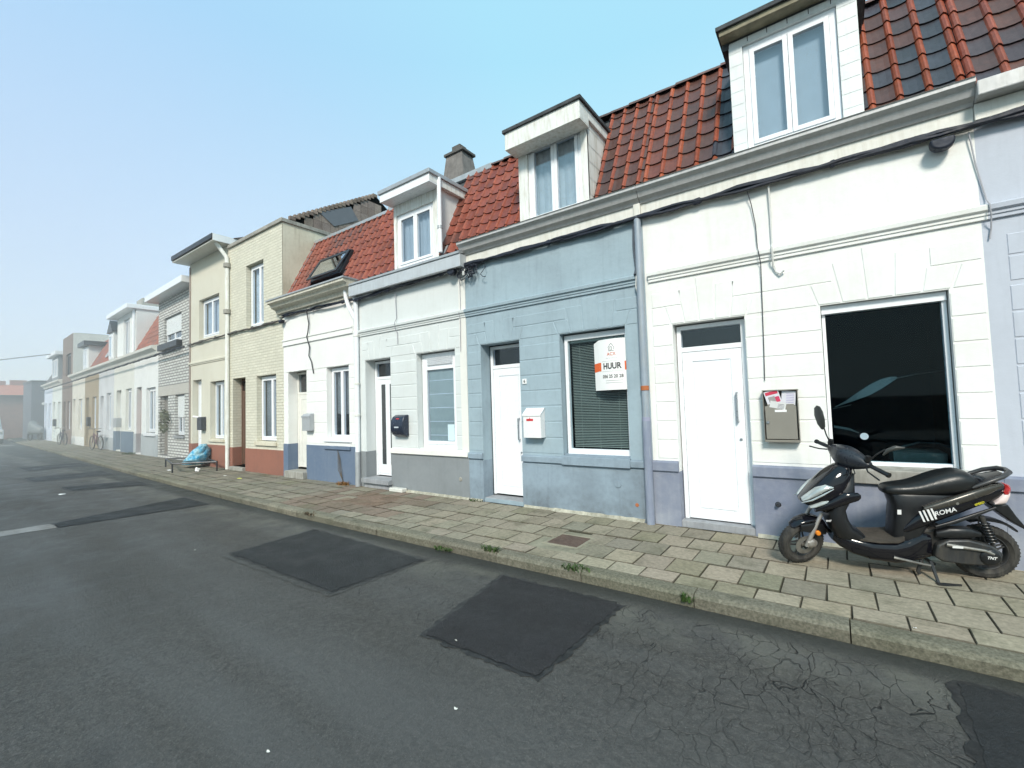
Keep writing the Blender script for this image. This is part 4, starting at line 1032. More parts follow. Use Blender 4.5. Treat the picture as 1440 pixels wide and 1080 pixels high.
# ================================================================== SMALL PLANTS & LITTER
def tuft(x, y, z, n, h, spread, c, label, lean=.5):
    mb = MB()
    for _ in range(n):
        a = R.uniform(0, 6.28); r_ = spread*math.sqrt(R.random()); bx, by = x+r_*math.cos(a)*1.6, y+r_*math.sin(a)*.7
        hh = h*R.uniform(.45, 1); la = R.uniform(0, 6.28); lx, ly = math.cos(la)*hh*lean, math.sin(la)*hh*lean; w_ = R.uniform(.003, .007)
        px, py = -math.sin(la)*w_, math.cos(la)*w_
        mb.add([(bx-px, by-py, z), (bx+px, by+py, z), (bx+lx*.5+px, by+ly*.5+py, z+hh*.6), (bx+lx*.5-px, by+ly*.5-py, z+hh*.6), (bx+lx, by+ly, z+hh*R.uniform(.5, 1))], [(0, 1, 2, 3), (3, 2, 4)], 0, jitter(c, .4))
    return tag(mb.build('weed_tuft', vcol('weed_leaf', .7, .2, .2, 20., 0., (.02, .03, .01), .2)), label, 'weed', 'weeds along the kerb and walls')
GR = (.05, .085, .025)
tuft(-3.1, -1.88, -.01, 90, .07, .07, GR, 'low green weed on the kerb in front of the blue door', .8)
tuft(-2.06, -1.9, -.01, 90, .055, .1, GR, 'broad green weed straggling over kerb below the rusty cover', .9)
tuft(-1.05, -1.96, -.06, 35, .1, .03, (.05, .09, .025), 'upright fresh green weed in the kerb face before the white door', .5)
tuft(-4.86, -.04, 0., 60, .06, .1, GR, 'green weed at the foot of the blue doorway corner', .8)
tuft(-8.45, -.12, 0., 130, .1, .12, (.25, .13, .05), 'dry reddish weed clump under the slate blue plinth', .9)
tuft(-24.4, .3, 0., 120, .12, .3, GR, 'green weed strip at the foot of the red door', .7)
tuft(-6.6, -1.9, -.02, 60, .05, .1, (.12, .08, .05), 'brown leaf litter in the gutter by the reddish paving', .9)
tuft(-3.75, -1.95, -.08, 90, .05, .09, GR, 'thin green growth in the gutter left of the blue door', .9)
stalk = MB()
for k in range(5): stalk.tube([(-8.55+.01*k, -.05, 0.), (-8.6-.03*k, -.05, .3), (-8.66-.02*k, -.04, .55+.05*k)], .004, 5)
tag(stalk.build('dead_stalk', paint('dead_stalk', (.12, .1, .08), .9)), 'thin dead stalks leaning on the slate blue plinth', 'plant')
def litter(x, y, z, s, c, label, sx=1.6):
    mb = MB(); n = 7; vs = [(x+s*sx*math.cos(6.28*k/n)*R.uniform(.7, 1.2), y+s*math.sin(6.28*k/n)*R.uniform(.7, 1.2), z+R.uniform(.002, .012)) for k in range(n)]+[(x, y, z+s*.35)]
    mb.add(vs, [(k, (k+1) % n, n) for k in range(n)])
    return tag(mb.build('paper_scrap', paint('scrap_'+label[:6], c, .8)), label, 'litter', 'litter on the ground')
litter(-13.85, -3.45, -.09, .06, (.8, .8, .8), 'white crumpled paper far out on the road')
litter(-1.76, -3.88, -.09, .008, (.6, .6, .55), 'tiny pale scrap in the middle of the road foreground')
litter(-2.24, -3.36, -.085, .008, (.4, .4, .37), 'tiny white scrap on the purple asphalt patch')
litter(-2.31, -4.61, -.085, .008, (.6, .6, .55), 'pale pebble size scrap nearest the camera')
litter(-6.4, -3.5, -.085, .009, (.4, .4, .37), 'small pale scrap near the wide asphalt patch')
litter(.35, -1.75, .005, .008, (.8, .8, .8), 'white scrap on the paving near the kerb below the scooter')
litter(-15.6, -.95, .003, .06, (.75, .75, .72), 'white flattened cardboard beside the black metal frame', 2.2)
litter(-12.6, -.7, .003, .035, (.7, .7, .65), 'pale leaf of paper on paving before the cream house')
litter(-11.7, -.75, .003, .045, (.6, .6, .15), 'yellow wrapper on paving before the cream house', 2.)
db = MB().box(-6.92, -6.55, -.16, -.03, .003, .075)
tag(db.build('plaster_block', plaster('loose_plaster', (.7, .69, .64), None, .3), bevel=.015), 'broken white plaster block lying by the doorstep', 'rubble')

# ================================================================== MAILBOXES, SIGNS
def mailbox_base(x, z, label):
    return root('mailbox', (x, 0, z), label, 'mailbox', None, 0, (x, 0, z))
# taupe box with leaflets
mbx = mailbox_base(-.475, 1.07, 'taupe metal mailbox stuffed with leaflets beside the shop window')
tp = paint('taupe_metal', (.25, .235, .205), .5, .2, var=.04)
MB().box(-.64, -.315, -.105, -.003, 1.065, 1.07).box(-.64, -.635, -.105, -.003, 1.07, 1.62).box(-.32, -.315, -.105, -.003, 1.07, 1.62).box(-.635, -.32, -.02, -.003, 1.07, 1.62).box(-.645, -.31, -.11, -.003, 1.62, 1.632).box(-.635, -.32, -.105, -.02, 1.07, 1.09).build('body', tp, mbx, bevel=.003)
dd = MB().box(-.622, -.333, -.112, -.1, 1.1, 1.455).box(-.6, -.35, -.105, -.1, 1.455, 1.475).build('door', tp, mbx, bevel=.004)
MB().lathe([(0, -.012), (.014, -.012), (.016, 0)], (-.6, -.112, 1.28), 'y', 14).build('lock', paint('brushed_steel', (0, 0, 0)), dd, smooth=True)
MB().box(-.53, -.42, -.1145, -.113, 1.39, 1.415).build('name_strip', paint('paper_white', (.8, .8, .8), .6), dd)
lf = root('leaflet_bundle', (-.5, -.08, 1.48), 'red and white leaflets sticking out of the taupe mailbox', 'leaflets', None, 0, (-.5, -.08, 1.48))
def leaflet(cx, cz, w, h, ang, y, c, name, detail=None):
    ca, sa = math.cos(ang), math.sin(ang)
    def T(u, v, dy=0): return (cx+u*ca-v*sa, y+dy-.02*v/h, cz+u*sa+v*ca)
    mb = MB().add([T(-w/2, -h/2), T(w/2, -h/2), T(w/2, h/2), T(-w/2, h/2), T(-w/2, -h/2, .002), T(w/2, -h/2, .002), T(w/2, h/2, .002), T(-w/2, h/2, .002)], [(0, 1, 2, 3), (7, 6, 5, 4), (0, 4, 5, 1), (1, 5, 6, 2), (2, 6, 7, 3), (3, 7, 4, 0)])
    o = mb.build(name, paint('leaf_'+name+str(round(c[0], 2)), c, .6), lf)
    if detail:
        for (u0, u1, v0, v1, cc) in detail:
            MB().add([T(u0, v0, -.001), T(u1, v0, -.001), T(u1, v1, -.001), T(u0, v1, -.001)], [(0, 1, 2, 3)]).build('print', paint('ink_%s' % round(cc[0]+cc[2], 2), cc, .6), o)
    return o
leaflet(-.4, 1.54, .13, .15, -.1, -.07, (.72, .72, .78), 'leaflet', [(-.02+.0, .05, -.05+.018*k, -.045+.018*k, (.4, .35, .6)) for k in range(6)])
leaflet(-.545, 1.55, .14, .15, .25, -.09, (.72, .68, .68), 'leaflet', [(-.06, .06, .03, .065, (.6, .05, .1)), (-.045, .02, -.05, .01, (.35, .33, .33)), (.02, .06, -.06, -.0, (.6, .05, .12))])
leaflet(-.5, 1.455, .15, .09, -.22, -.118, (.78, .78, .78), 'leaflet', [(.0, .06, -.035+.014*k, -.031+.014*k, (.15, .15, .2)) for k in range(5)])
# white box on the blue house
mw = mailbox_base(-3.66, 1.06, 'white sloped lid mailbox with red sticker on the blue wall')
wm = paint('white_enamel', (.8, .8, .8), .3)
MB().prism_x([(-.003, 1.06), (-.003, 1.49), (-.02, 1.49), (-.13, 1.4), (-.13, 1.06)], -3.82, -3.51).build('body', wm, mw, bevel=.006)
MB().prism_x([(-.001, 1.5), (-.02, 1.503), (-.14, 1.41), (-.14, 1.385), (-.133, 1.385), (-.133, 1.405), (-.02, 1.494)], -3.828, -3.502).build('lid', wm, mw)
st = MB().box(-3.76, -3.64, -.132, -.1305, 1.31, 1.345).prism_y([(-3.705, 1.345), (-3.69, 1.345), (-3.697, 1.375)], -.132, -.1305)
st = st.build('sticker', paint('red_sticker', (.55, .04, .05), .5), mw)
# number tile
tl = root('number_tile', (-3.85, 0, 1.9), 'small white house number tile beside the blue house door', 'house number', None, 0, (-3.85, 0, 1.9))
MB().box(-3.89, -3.815, -.014, -.001, 1.875, 1.955).build('tile', wm, tl, bevel=.002)
vs, fs = text_polys('6', .065, .002)
MB().add([(-3.852+v.x, -.0155, 1.915+v.y) for v in vs], fs).build('numeral', dark_metal, tl)
# black-blue rounded mailbox
mk = mailbox_base(-6.66, 1.02, 'dark blue rounded mailbox between slatted door and window')
nb = paint('navy_plastic', (.02, .028, .05), .25)
pr = [(-.003, 1.05), (-.06, 1.03), (-.13, 1.08), (-.17, 1.18), (-.165, 1.3), (-.12, 1.4), (-.05, 1.44), (-.003, 1.44)]
MB().prism_x(pr, -6.83, -6.5).build('body', nb, mk, smooth=True, bevel=.01)
MB().box(-6.72, -6.6, -.174, -.17, 1.2, 1.225).build('name_plate', paint('pale_plate', (.55, .6, .65), .5), mk)
MB().box(-6.7, -6.62, -.142, -.135, 1.36, 1.38).build('emblem', paint('red_sticker', (0, 0, 0)), mk)
mg = mailbox_base(-9.85, 1.12, 'small grey mailbox beside the cream door')
MB().prism_x([(-.003, 1.12), (-.003, 1.52), (-.09, 1.5), (-.12, 1.46), (-.12, 1.12)], -10.02, -9.7).build('body', paint('grey_enamel', (.36, .38, .4), .4), mg, bevel=.008)
MB().box(-10.03, -9.69, -.13, -.12, 1.42, 1.46).build('flap', paint('grey_enamel', (0, 0, 0)), mg)
md = mailbox_base(-15.8, 1.1, 'dark grey mailbox with a newspaper on the cream house')
MB().box(-16.0, -15.68, -.14, -.0, 1.1, 1.5).build('body', paint('anthracite', (.06, .065, .08), .4), md, bevel=.01)
MB().tube([(-16.1, -.2, 1.52), (-15.85, -.06, 1.47)], .03, 10).build('newspaper', paint('paper_white', (0, 0, 0)), md)
m9 = root('mailbox', (-26.9, .6, 1.1), 'large pale grey mailbox on the house with slate grey plinth', 'mailbox', None, math.atan(TH), (-26.9, 0, 1.1))
MB().box(-27.3, -26.7, -.2, -.0, 1.12, 1.55).build('body', paint('grey_enamel', (0, 0, 0)), m9, bevel=.02)
m14 = root('mailbox', (-45.2, 1.33, 1.1), 'tiny dark mailbox on the pale green white house', 'mailbox', None, math.atan(TH), (-45.2, 0, 1.1))
MB().box(-45.5, -45.0, -.15, -.0, 1.1, 1.6).build('body', dark_metal, m14, bevel=.02)
m11 = root('mailbox', (-33.6, .87, 1.1), 'dark mailbox on the sand coloured house', 'mailbox', None, math.atan(TH), (-33.6, 0, 1.1))
MB().box(-33.8, -33.4, -.15, -.0, 1.15, 1.65).build('body', dark_metal, m11, bevel=.02)
# wall shrub on the whitewashed brick house
sh = MB()
for _ in range(200):
    a = R.uniform(-1, 1); b = R.uniform(-1, 1)
    if a*a+b*b > 1: continue
    x, z = -20.0+a*.55, 1.4+b*.45; s = R.uniform(.03, .08); q = R.uniform(0, 3.14)
    sh.add([(x+s*math.cos(q), -.05-R.random()*.15, z+s*math.sin(q)), (x-s*math.sin(q), -.05-R.random()*.15, z+s*math.cos(q)), (x-s*math.cos(q)*.6, -.06, z-s*math.sin(q))], [(0, 1, 2)], 0, jitter((.12, .13, .09), .4))
rs = root('wall_shrub', (-20., .32, 0), 'grey green shrub growing against the whitewashed brick front', 'shrub', None, math.atan(TH), (-20., 0, 0))
sh.build('foliage', vcol('weed_leaf'), rs); MB().tube([(-20.4, -.02, .9), (-20.25, -.03, 1.1), (-20., -.03, 1.5)], .008, 6).build('stem', paint('dead_stalk', (0, 0, 0)), rs)
# poster
ps = root('letting_poster', (-2.45, .0, 1.72), 'white folded to let poster with orange band in the blue house window', 'poster', None, 0, (-2.45, 0, 1.72))
X0, X1, Z0, Z1 = -2.64, -2.215, 1.72, 2.42
def py_(x): t = (x-X0)/(X1-X0); return .085-.05*math.sin(math.pi*min(1, t*1.0))-.01
sheet = MB(); nseg = 14
def strip(mb, xa, xb, za, zb, dy, n=10):
    for i in range(n):
        a = xa+(xb-xa)*i/n; b = xa+(xb-xa)*(i+1)/n
        mb.add([(a, py_(a)+dy, za), (b, py_(b)+dy, za), (b, py_(b)+dy, zb), (a, py_(a)+dy, zb)], [(0, 1, 2, 3)])
strip(sheet, X0, X1, Z0, Z1, 0, 14); sheet.add([(X0, py_(X0), Z0), (X0, py_(X0), Z1), (X0-.09, .115, Z1-.04), (X0-.085, .115, Z0)], [(0, 1, 2, 3)])
psh = sheet.build('sheet', paint('poster_white', (.86, .86, .85), .35, var=.01), ps, smooth=True, angle=30)
orange = paint('poster_orange', (.75, .13, .03), .4, var=.02)
ob = MB(); zo0, zo1 = 1.985, 2.105
strip(ob, X0, X0+.035, zo0, zo1, -.0012, 2); strip(ob, X1-.05, X1, zo0, zo1, -.0012, 3)
ob.add([(X0-.0005, py_(X0)-.0012, zo0), (X0-.0005, py_(X0)-.0012, zo1), (X0-.088, .1135, zo1-.01), (X0-.088, .1135, zo0-.01)], [(0, 1, 2, 3)])
ob.build('orange_band', orange, psh)
ink = paint('poster_ink', (.02, .02, .025), .5); inkg = paint('poster_grey_ink', (.35, .35, .36), .5)
def ptext(body, size, cx, cz, m, bold=0., wfit=None, name='lettering', sp=1.):
    vs, fs = text_polys(body, size, bold, sp)
    if not vs: return
    w_ = max(v.x for v in vs)-min(v.x for v in vs); k = (wfit/w_) if wfit else 1.
    mb = MB().add([(cx+v.x*k, py_(cx+v.x*k)-.0022, cz+v.y) for v in vs], fs); mb.build(name, m, psh)
XC = (X0+X1)/2-.01
ptext('HUUR', .115, XC, 2.045, ink, .0035, .265)
ptext('056 25 20 28', .062, XC+.005, 1.905, ink, .0012, .3)
ptext('ACX', .062, XC, 2.21, paint('poster_red_ink', (.6, .12, .06), .5), .001, .13, sp=1.1)
ptext('W O N E N', .022, XC, 2.155, inkg, 0, .17)
for z in (1.845, 1.815):
    lb = MB(); strip(lb, XC-.1, XC+.15, z, z+.006, -.0015, 6); lb.build('small_print', inkg, psh)
for z in (2.115, 1.975):
    lb = MB(); strip(lb, X0+.05, X1-.06, z, z+.003, -.0015, 6); lb.build('rule_line', inkg, psh)
# little house emblem
def ln(pts, w_=.005):
    mb = MB()
    for (xa, za), (xb, zb) in zip(pts, pts[1:]):
        dx, dz = xb-xa, zb-za; L = math.hypot(dx, dz); px, pz = -dz/L*w_/2, dx/L*w_/2
        mb.add([(xa+px, py_(xa)-.002, za+pz), (xb+px, py_(xb)-.002, zb+pz), (xb-px, py_(xb)-.002, zb-pz), (xa-px, py_(xa)-.002, za-pz)], [(0, 1, 2, 3)])
    return mb
e1 = ln([(XC-.045, 2.30), (XC, 2.36), (XC+.045, 2.30), (XC+.04, 2.27)])
for q in ([(XC-.035, 2.3), (XC-.035, 2.265), (XC+.01, 2.265), (XC+.01, 2.31), (XC-.015, 2.31), (XC-.015, 2.275)], [(XC-.04, 2.255), (XC+.04, 2.255)]):
    t_ = ln(q); e1.add(t_.v, t_.f)
e1.build('house_emblem', ink, psh)

# ================================================================== CABLES
def cable(name, pts, r, m, label, cat='cable', n=6, group=None):
    return tag(MB().tube(pts, r, n).build(name, m, smooth=True), label, cat, group)
def bundle(x0, x1, z0, z1, y, strands, label, amp=.028, m=None, r=.0155, sag=0.):
    mb = MB(); n = int(abs(x1-x0)/.12)
    for s_ in range(strands):
        ph = R.uniform(0, 6.28); a = R.uniform(.4, 1.); oz = R.uniform(-amp*1.6, amp*1.6); pts = []
        for i in range(n+1):
            t = i/n; x = x0+(x1-x0)*t
            pin = abs(math.sin(x*math.pi/1.1))**.6
            zz = z0+(z1-z0)*t+(oz*.6+amp*a*math.sin(x*3.1+ph)*.6)*pin+amp*.25*math.sin(x*11+ph)-sag*4*t*(1-t)
            pts.append((x, y+.012*math.sin(x*4+ph*2)-.014*(s_ % 2), zz))
        mb.tube(pts, r*R.uniform(.8, 1.3), 6)
    x = min(x0, x1)+.2
    while x < max(x0, x1):
        t = (x-x0)/(x1-x0); zc = z0+(z1-z0)*t-sag*4*t*(1-t); w_ = R.uniform(.03, .07)
        mb.loft([(x-w_, y, .012, zc-.02, zc+.02), (x-w_*.5, y-.005, .028, zc-.04, zc+.035), (x+w_*.5, y-.005, .028, zc-.035, zc+.04), (x+w_, y, .012, zc-.02, zc+.02)], 8); x += R.uniform(.7, 1.5)
    return tag(mb.build('cable_bundle', m or black_rubber, smooth=True), label, 'cable')
bundle(-5.0, 4.9, 3.94, 3.945, -.06, 9, 'thick black cable bundle under the gutter of the blue and shop window houses')
bundle(-8.0, -5.05, 3.83, 3.9, -.1, 5, 'black cable bundle under the zinc fascia of the cool white house')
bundle(-10.95, -8.0, 3.94, 3.87, -.07, 3, 'dark cable run under the moulded cornice', r=.013)
bundle(-16.95, -11.1, 3.84, 3.84, -.05, 3, 'brown grey cable run across both cream houses at first floor', m=paint('faded_cable', (.1, .095, .09), .8), r=.016, sag=-.02)
cable('sagging_cable', [(-11.1, -.05, 3.86), (-11.05, -.1, 3.8), (-10.9, -.1, 3.88), (-10.6, -.08, 3.93)], .012, black_rubber, 'short cable swinging from cream house to moulded cornice')
def jbox(x, y, z, w_, h_, label, m=None):
    return tag(MB().prism_y([(x-w_, z+h_)]+[(x-w_*math.cos(math.pi*k/10), z+.01-w_*.8*math.sin(math.pi*k/10)) for k in range(11)]+[(x+w_, z+h_)], y-.05, y+.05).build('junction_box', m or black_rubber, bevel=.018, seg=3, smooth=True), label, 'junction box', 'junction boxes on the cable run')
jbox(.93, -.09, 3.83, .085, .05, 'dark rounded junction box hanging near the painted crack')
jbox(-5.2, -.12, 3.86, .08, .05, 'dark junction box left of the wire tangle on the cool white house')
jbox(-10.98, -.08, 3.8, .07, .04, 'round dark junction box at the corner of the cream brick house')
# tangle of loose wire ends
tg = MB()
for k in range(17):
    cx = -4.92+R.uniform(-.14, .2); cz = 3.8+R.uniform(-.04, .05); rr = R.uniform(.04, .09)
    a0 = R.uniform(0, 6); tg.tube([(cx+rr*math.cos(a0+t*.5), -.1-.03*math.sin(t), cz+rr*1.1*math.sin(a0+t*.5)) for t in range(0, R.randint(7, 12))], .0065, 5)
tg.tube([(-4.55, -.05, 3.9), (-4.5, -.08, 3.82), (-4.56, -.09, 3.75), (-4.6, -.09, 3.72), (-4.55, -.09, 3.67), (-4.5, -.08, 3.66)], .006, 5)
tag(tg.build('wire_tangle', black_rubber, smooth=True), 'tangle of loose black wire ends where the blue wall begins', 'wires')
tag(MB().box(-4.96, -4.925, -.13, -.1, 3.76, 3.83).box(-4.93, -4.9, -.12, -.1, 3.82, 3.86).build('connector_block', paint('pale_connector', (.6, .6, .58), .5), bevel=.004), 'pale connector blocks inside the wire tangle', 'connector')
thin = paint('thin_dark_wire', (.05, .05, .06), .6); thinw = paint('thin_white_cable', (.6, .6, .58), .6)
cable('drop_wire', [(-.68, -.06, 3.9), (-.65, -.03, 3.75), (-.62, -.02, 3.5), (-.615, -.02, 3.25), (-.6, -.08, 3.17), (-.59, -.03, 3.05), (-.6, -.015, 2.6), (-.61, -.015, 2.1), (-.62, -.015, 1.74)], .005, thin, 'thin dark wire dropping to the taupe mailbox')
cable('wall_conduit', [(-.47, -.04, 3.95), (-.47, -.02, 3.6), (-.47, -.02, 3.25), (-.47, -.08, 3.2), (-.47, -.075, 3.08), (-.47, -.02, 3.0), (-.45, -.02, 2.94), (-.41, -.03, 2.9), (-.37, -.04, 2.93)], .011, thinw, 'short white conduit with bent end above the white door')
cable('drop_wire', [(1.12, -.03, 3.9), (1.15, -.012, 3.6), (1.2, -.012, 3.26), (1.205, -.07, 3.2), (1.21, -.07, 3.1), (1.215, -.012, 3.0), (1.2, -.012, 2.9)], .006, paint('grey_wire', (.35, .35, .38), .6), 'grey wire following the painted crack')
cable('drop_wire', [(-6.78, -.04, 3.82), (-6.78, -.015, 3.3), (-6.78, -.07, 3.2), (-6.77, -.07, 3.1), (-6.76, -.015, 3.02), (-6.76, -.015, 2.8)], .007, paint('grey_wire', (0, 0, 0)), 'grey wire ending in a disc above the slatted door house')
cable('drop_wire', [(-5.12, -.02, 3.75), (-5.12, -.02, 3.22), (-5.12, -.07, 3.15), (-5.13, -.02, 3.05), (-5.14, -.02, 2.5)], .006, paint('grey_wire', (0, 0, 0)), 'grey wire on the warm white strip at the blue house edge')
cable('drop_wire', [(-9.86, -.08, 3.95), (-9.84, -.03, 3.6), (-9.87, -.04, 3.4), (-9.92, -.04, 3.3), (-9.82, -.03, 3.05), (-9.85, -.03, 2.85), (-9.76, -.02, 2.7), (-9.68, -.02, 2.43)], .013, thin, 'wavy dark cable hanging on the white house by its door')
cable('drop_wire', [(-2.02, -.03, 3.88), (-2.03, -.03, 3.6), (-2.01, -.03, 3.3), (-2.02, -.07, 3.2)], .022, paint('dark_conduit', (.07, .08, .1), .6), 'dark twisted cable beside the top of the blue grey downpipe')
cable('wall_conduit', [(-2.0, -.08, 3.18), (-2.02, -.06, 3.05), (-2.0, -.05, 2.95), (-1.97, -.03, 2.9)], .012, thinw, 'short white bent conduit beside the blue grey downpipe')
fb = bundle(-50.5, -17.5, 3.85, 3.85, 0., 2, 'dark cable run along the far houses under their cornices', r=.03)
fb.rotation_euler[2] = math.atan(TH); fb.location = (-34, .04*(22)-.22, fb.location.z)
cable('overhead_wire', [(-45.4, 1.0, 6.25), (-52, -2., 6.0), (-60, -7.5, 6.9)], .03, thin, 'single overhead wire crossing the hazy street end')
# small fixings on the plinths
tag(MB().lathe([(.0, -.05), (.018, -.05), (.02, -.01), (.03, 0)], (-.56, -.016, .38), 'y', 12).build('wall_tap', dark_metal, smooth=True), 'small dark tap fitting low on the plinth left of the scooter', 'fitting')
tag(MB().lathe([(0, -.012), (.03, -.01), (.04, 0)], (-5.22, -.016, .33), 'y', 12).build('wall_fitting', concrete, smooth=True), 'small round fitting on the grey plinth edge', 'fitting')
tag(MB().lathe([(0, -.012), (.045, -.01), (.05, 0)], (-2.4, -.016, .46), 'y', 14).build('vent_cap', bluep, smooth=True), 'oval painted vent cap on the blue plinth', 'fitting')
tag(MB().lathe([(0, -.004), (.02, -.003), (.025, 0)], (-2.15, -.016, .21), 'y', 10).build('rust_spot', paint('rust', (0, 0, 0))), 'rusty bolt low on the blue plinth near the downpipe', 'fitting')

# ================================================================== FRAME + BLUE BAG
tb = root('metal_frame', (-15.3, -.45, 0), 'low black metal bed frame lying on the paving', 'metal frame', None, 0, (-15.3, -.45, 0))
A_, B_, C_, D_ = (-14.75, -1.15), (-14.0, -.35), (-16.0, .0), (-16.75, -.7)
fm_ = MB()
for p, q in ((A_, B_), (B_, C_), (C_, D_), (D_, A_)):
    fm_.tube([(p[0], p[1], .25), (q[0], q[1], .25)], .024, 8)
for k in (1, 2):
    t = k/3; fm_.tube([(A_[0]+(D_[0]-A_[0])*t, A_[1]+(D_[1]-A_[1])*t, .245), (B_[0]+(C_[0]-B_[0])*t, B_[1]+(C_[1]-B_[1])*t, .245)], .01, 6)
fm_.build('top_frame', dark_metal, tb, smooth=True)
for p in (A_, B_, C_, D_): MB().tube([(p[0], p[1], .25), (p[0], p[1], 0.)], .02, 8).build('leg', dark_metal, tb, smooth=True)
bag = MB(); secs = []
for i in range(13):
    t = i/12; z = .08+.62*t; w_ = .42*math.sin(math.pi*min(1, .28+t*.68))**.6*(1-.25*t)
    secs.append((z, -.3+.08*t, w_*.75, -15.75+.55*t-w_*(1-.35*t), -15.7+.5*t+w_*(1-.45*t)))
bag.loft(secs, 22, 2.2, axis='z')
bag.v = [(x+R.uniform(-.05, .05), y+R.uniform(-.05, .05), z+R.uniform(-.03, .03)) for x, y, z in bag.v]
bm_, nt_, out_ = newmat('blue_plastic_bag'); p_ = pos(nt_)
bb = bsdf(nt_, out_, mixc(nt_, rng(nt_, noise(nt_, p_, 7, 5, .7), .4, .6), (.03, .33, .58), (.4, .68, .78)), .25, 0, .5, noise(nt_, p_, 18, 4, .7, dist=1.), .8, .04)
MATS['blue_plastic_bag'] = bm_
tag(bag.build('rubbish_bag', bm_, smooth='all', subd=1), 'crumpled light blue rubbish bag resting on the black frame', 'rubbish bag')
for i, (x, y, z, s, l) in enumerate(((-14.35, -.7, .06, .07, 'white crumpled packaging under the black frame'),)):
    mb = MB().loft([(x-s*1.3+s*2.6*k/5, y, s*.7*math.sin(math.pi*(k+.6)/6.2), z-s*.7, z+s*.7*math.sin(math.pi*(k+.6)/6.2)) for k in range(6)], 9)
    mb.v = [(a+R.uniform(-.03, .03), b+R.uniform(-.03, .03), max(.0, c+R.uniform(-.03, .03))) for a, b, c in mb.v]
    tag(mb.build('crumpled_packaging', paint('paper_white', (0, 0, 0))), l, 'litter')

# ================================================================== SCOOTER
gloss = paint('gloss_black', (.006, .006, .009), .09, spec=.5, var=.1)
matte = paint('matte_black_plastic', (.009, .01, .012), .38, var=.3, dirt=(.07, .065, .06), dirt_amt=.1)
vinyl = paint('seat_vinyl', (.009, .01, .011), .36, var=.2, bump=.3)
tyre_m = paint('tyre_rubber', (.022, .021, .02), .85, var=.3, bump=.5, dirt=(.13, .12, .1), dirt_amt=.5)
alloy = paint('dull_alloy', (.3, .29, .27), .45, .7, var=.2, dirt=(.1, .08, .06), dirt_amt=.5)
darkalloy = paint('dark_alloy', (.05, .052, .055), .45, .5, var=.2, dirt=(.16, .14, .11), dirt_amt=.4)
lens = paint('clear_lens', (.5, .54, .53), .08, .3, .8, var=.25)
amber = paint('amber_lens', (.75, .23, .02), .15, spec=.8)
redlens = paint('red_lens', (.4, .03, .03), .12, spec=.8); pinklens = paint('pale_pink_lens', (.72, .6, .58), .12, spec=.8)
whitedecal = paint('white_decal', (.7, .7, .7), .4, var=.01); yellowdecal = paint('yellow_decal', (.5, .45, .03), .4)
SC = root('motor_scooter', (-.33, -.72, 0.), 'black motor scooter leaning on its stand on the paving below the shop window', 'scooter', None, math.radians(16.365))
SC.rotation_euler = (math.radians(6.), 0, math.radians(16.365))
def ax_rot(mb, deg, p0=(.0, 0, .205), p1=(.36, 0, 1.0), base=0):
    a = Vector(p1)-Vector(p0); M = Matrix.Translation(Vector(p0)) @ Matrix.Rotation(math.radians(deg), 4, a.normalized()) @ Matrix.Translation(-Vector(p0))
    mb.v = [tuple(M @ Vector(q)) for q in mb.v]; return mb
STEER = 26
def wheel(name, cx, cz, r, w_, parent, steer=0, spokes=5):
    f = (lambda m: ax_rot(m, steer)) if steer else (lambda m: m)
    pr = [(r-.075, -w_*.62), (r-.05, -w_), (r-.02, -w_*.92), (r-.006, -w_*.6), (r, -w_*.2), (r, w_*.2), (r-.006, w_*.6), (r-.02, w_*.92), (r-.05, w_), (r-.075, w_*.62), (r-.078, 0), (r-.075, -w_*.62)]
    W_ = bpy.data.objects.new(name, None); col.objects.link(W_); W_.parent = parent; OFF[W_.name] = (0, 0, 0)
    t = MB().lathe(pr, (cx, 0, cz), 'y', 48)
    for k in range(46):   # tread blocks
        a = 2*math.pi*k/46
        for sg in (-1, 1):
            b0, b1 = a, a+.045; vs = []
            for rr in (r-.004, r+.0035):
                for ang, yy in ((b0, sg*w_*.15), (b1, sg*w_*.15), (b1+.04, sg*w_*.68), (b0+.04, sg*w_*.68)):
                    q = rr if abs(yy) < w_*.3 else rr-.007
                    vs.append((cx+q*math.cos(ang), yy, cz+q*math.sin(ang)))
            t.add(vs, [(4, 5, 6, 7), (0, 1, 5, 4), (1, 2, 6, 5), (2, 3, 7, 6), (3, 0, 4, 7)])
    f(t).build('tyre', tyre_m, W_, smooth=True)
    rm = MB().lathe([(r-.074, -w_*.64), (r-.08, -w_*.66), (r-.088, -w_*.5), (r-.09, 0), (r-.088, w_*.5), (r-.08, w_*.66), (r-.074, w_*.64)], (cx, 0, cz), 'y', 40)
    for k in range(spokes):
        a = 2*math.pi*k/spokes+.5; ca, sa = math.cos(a), math.sin(a); rr = r-.085
        for sg in (-.02, .02):
            pa = (cx+ca*.02-sa*sg*1.2, -.012, cz+sa*.02+ca*sg*1.2); pb = (cx+ca*rr-sa*sg*.5, -.018, cz+sa*rr+ca*sg*.5)
            rm.tube([pa, pb], [.009, .008], 6)
    f(rm).build('rim', darkalloy, W_, smooth=True)
    f(MB().lathe([(0, -w_*.9), (.02, -w_*.9), (.026, -w_*.6), (.04, -.02), (.04, .02), (.026, w_*.8), (0, w_*.8)], (cx, 0, cz), 'y', 20)).build('hub', alloy, W_, smooth=True)
    return W_
wf = wheel('front_wheel', 0., .207, .207, .045, SC, STEER)
wr = wheel('rear_wheel', 1.315, .222, .222, .052, SC)
dsc = MB().lathe([(.045, -.056), (.088, -.056), (.088, -.052), (.045, -.052), (.045, -.056)], (0, 0, .207), 'y', 36)
ax_rot(dsc, STEER).build('brake_disc', alloy, wf, smooth=True)
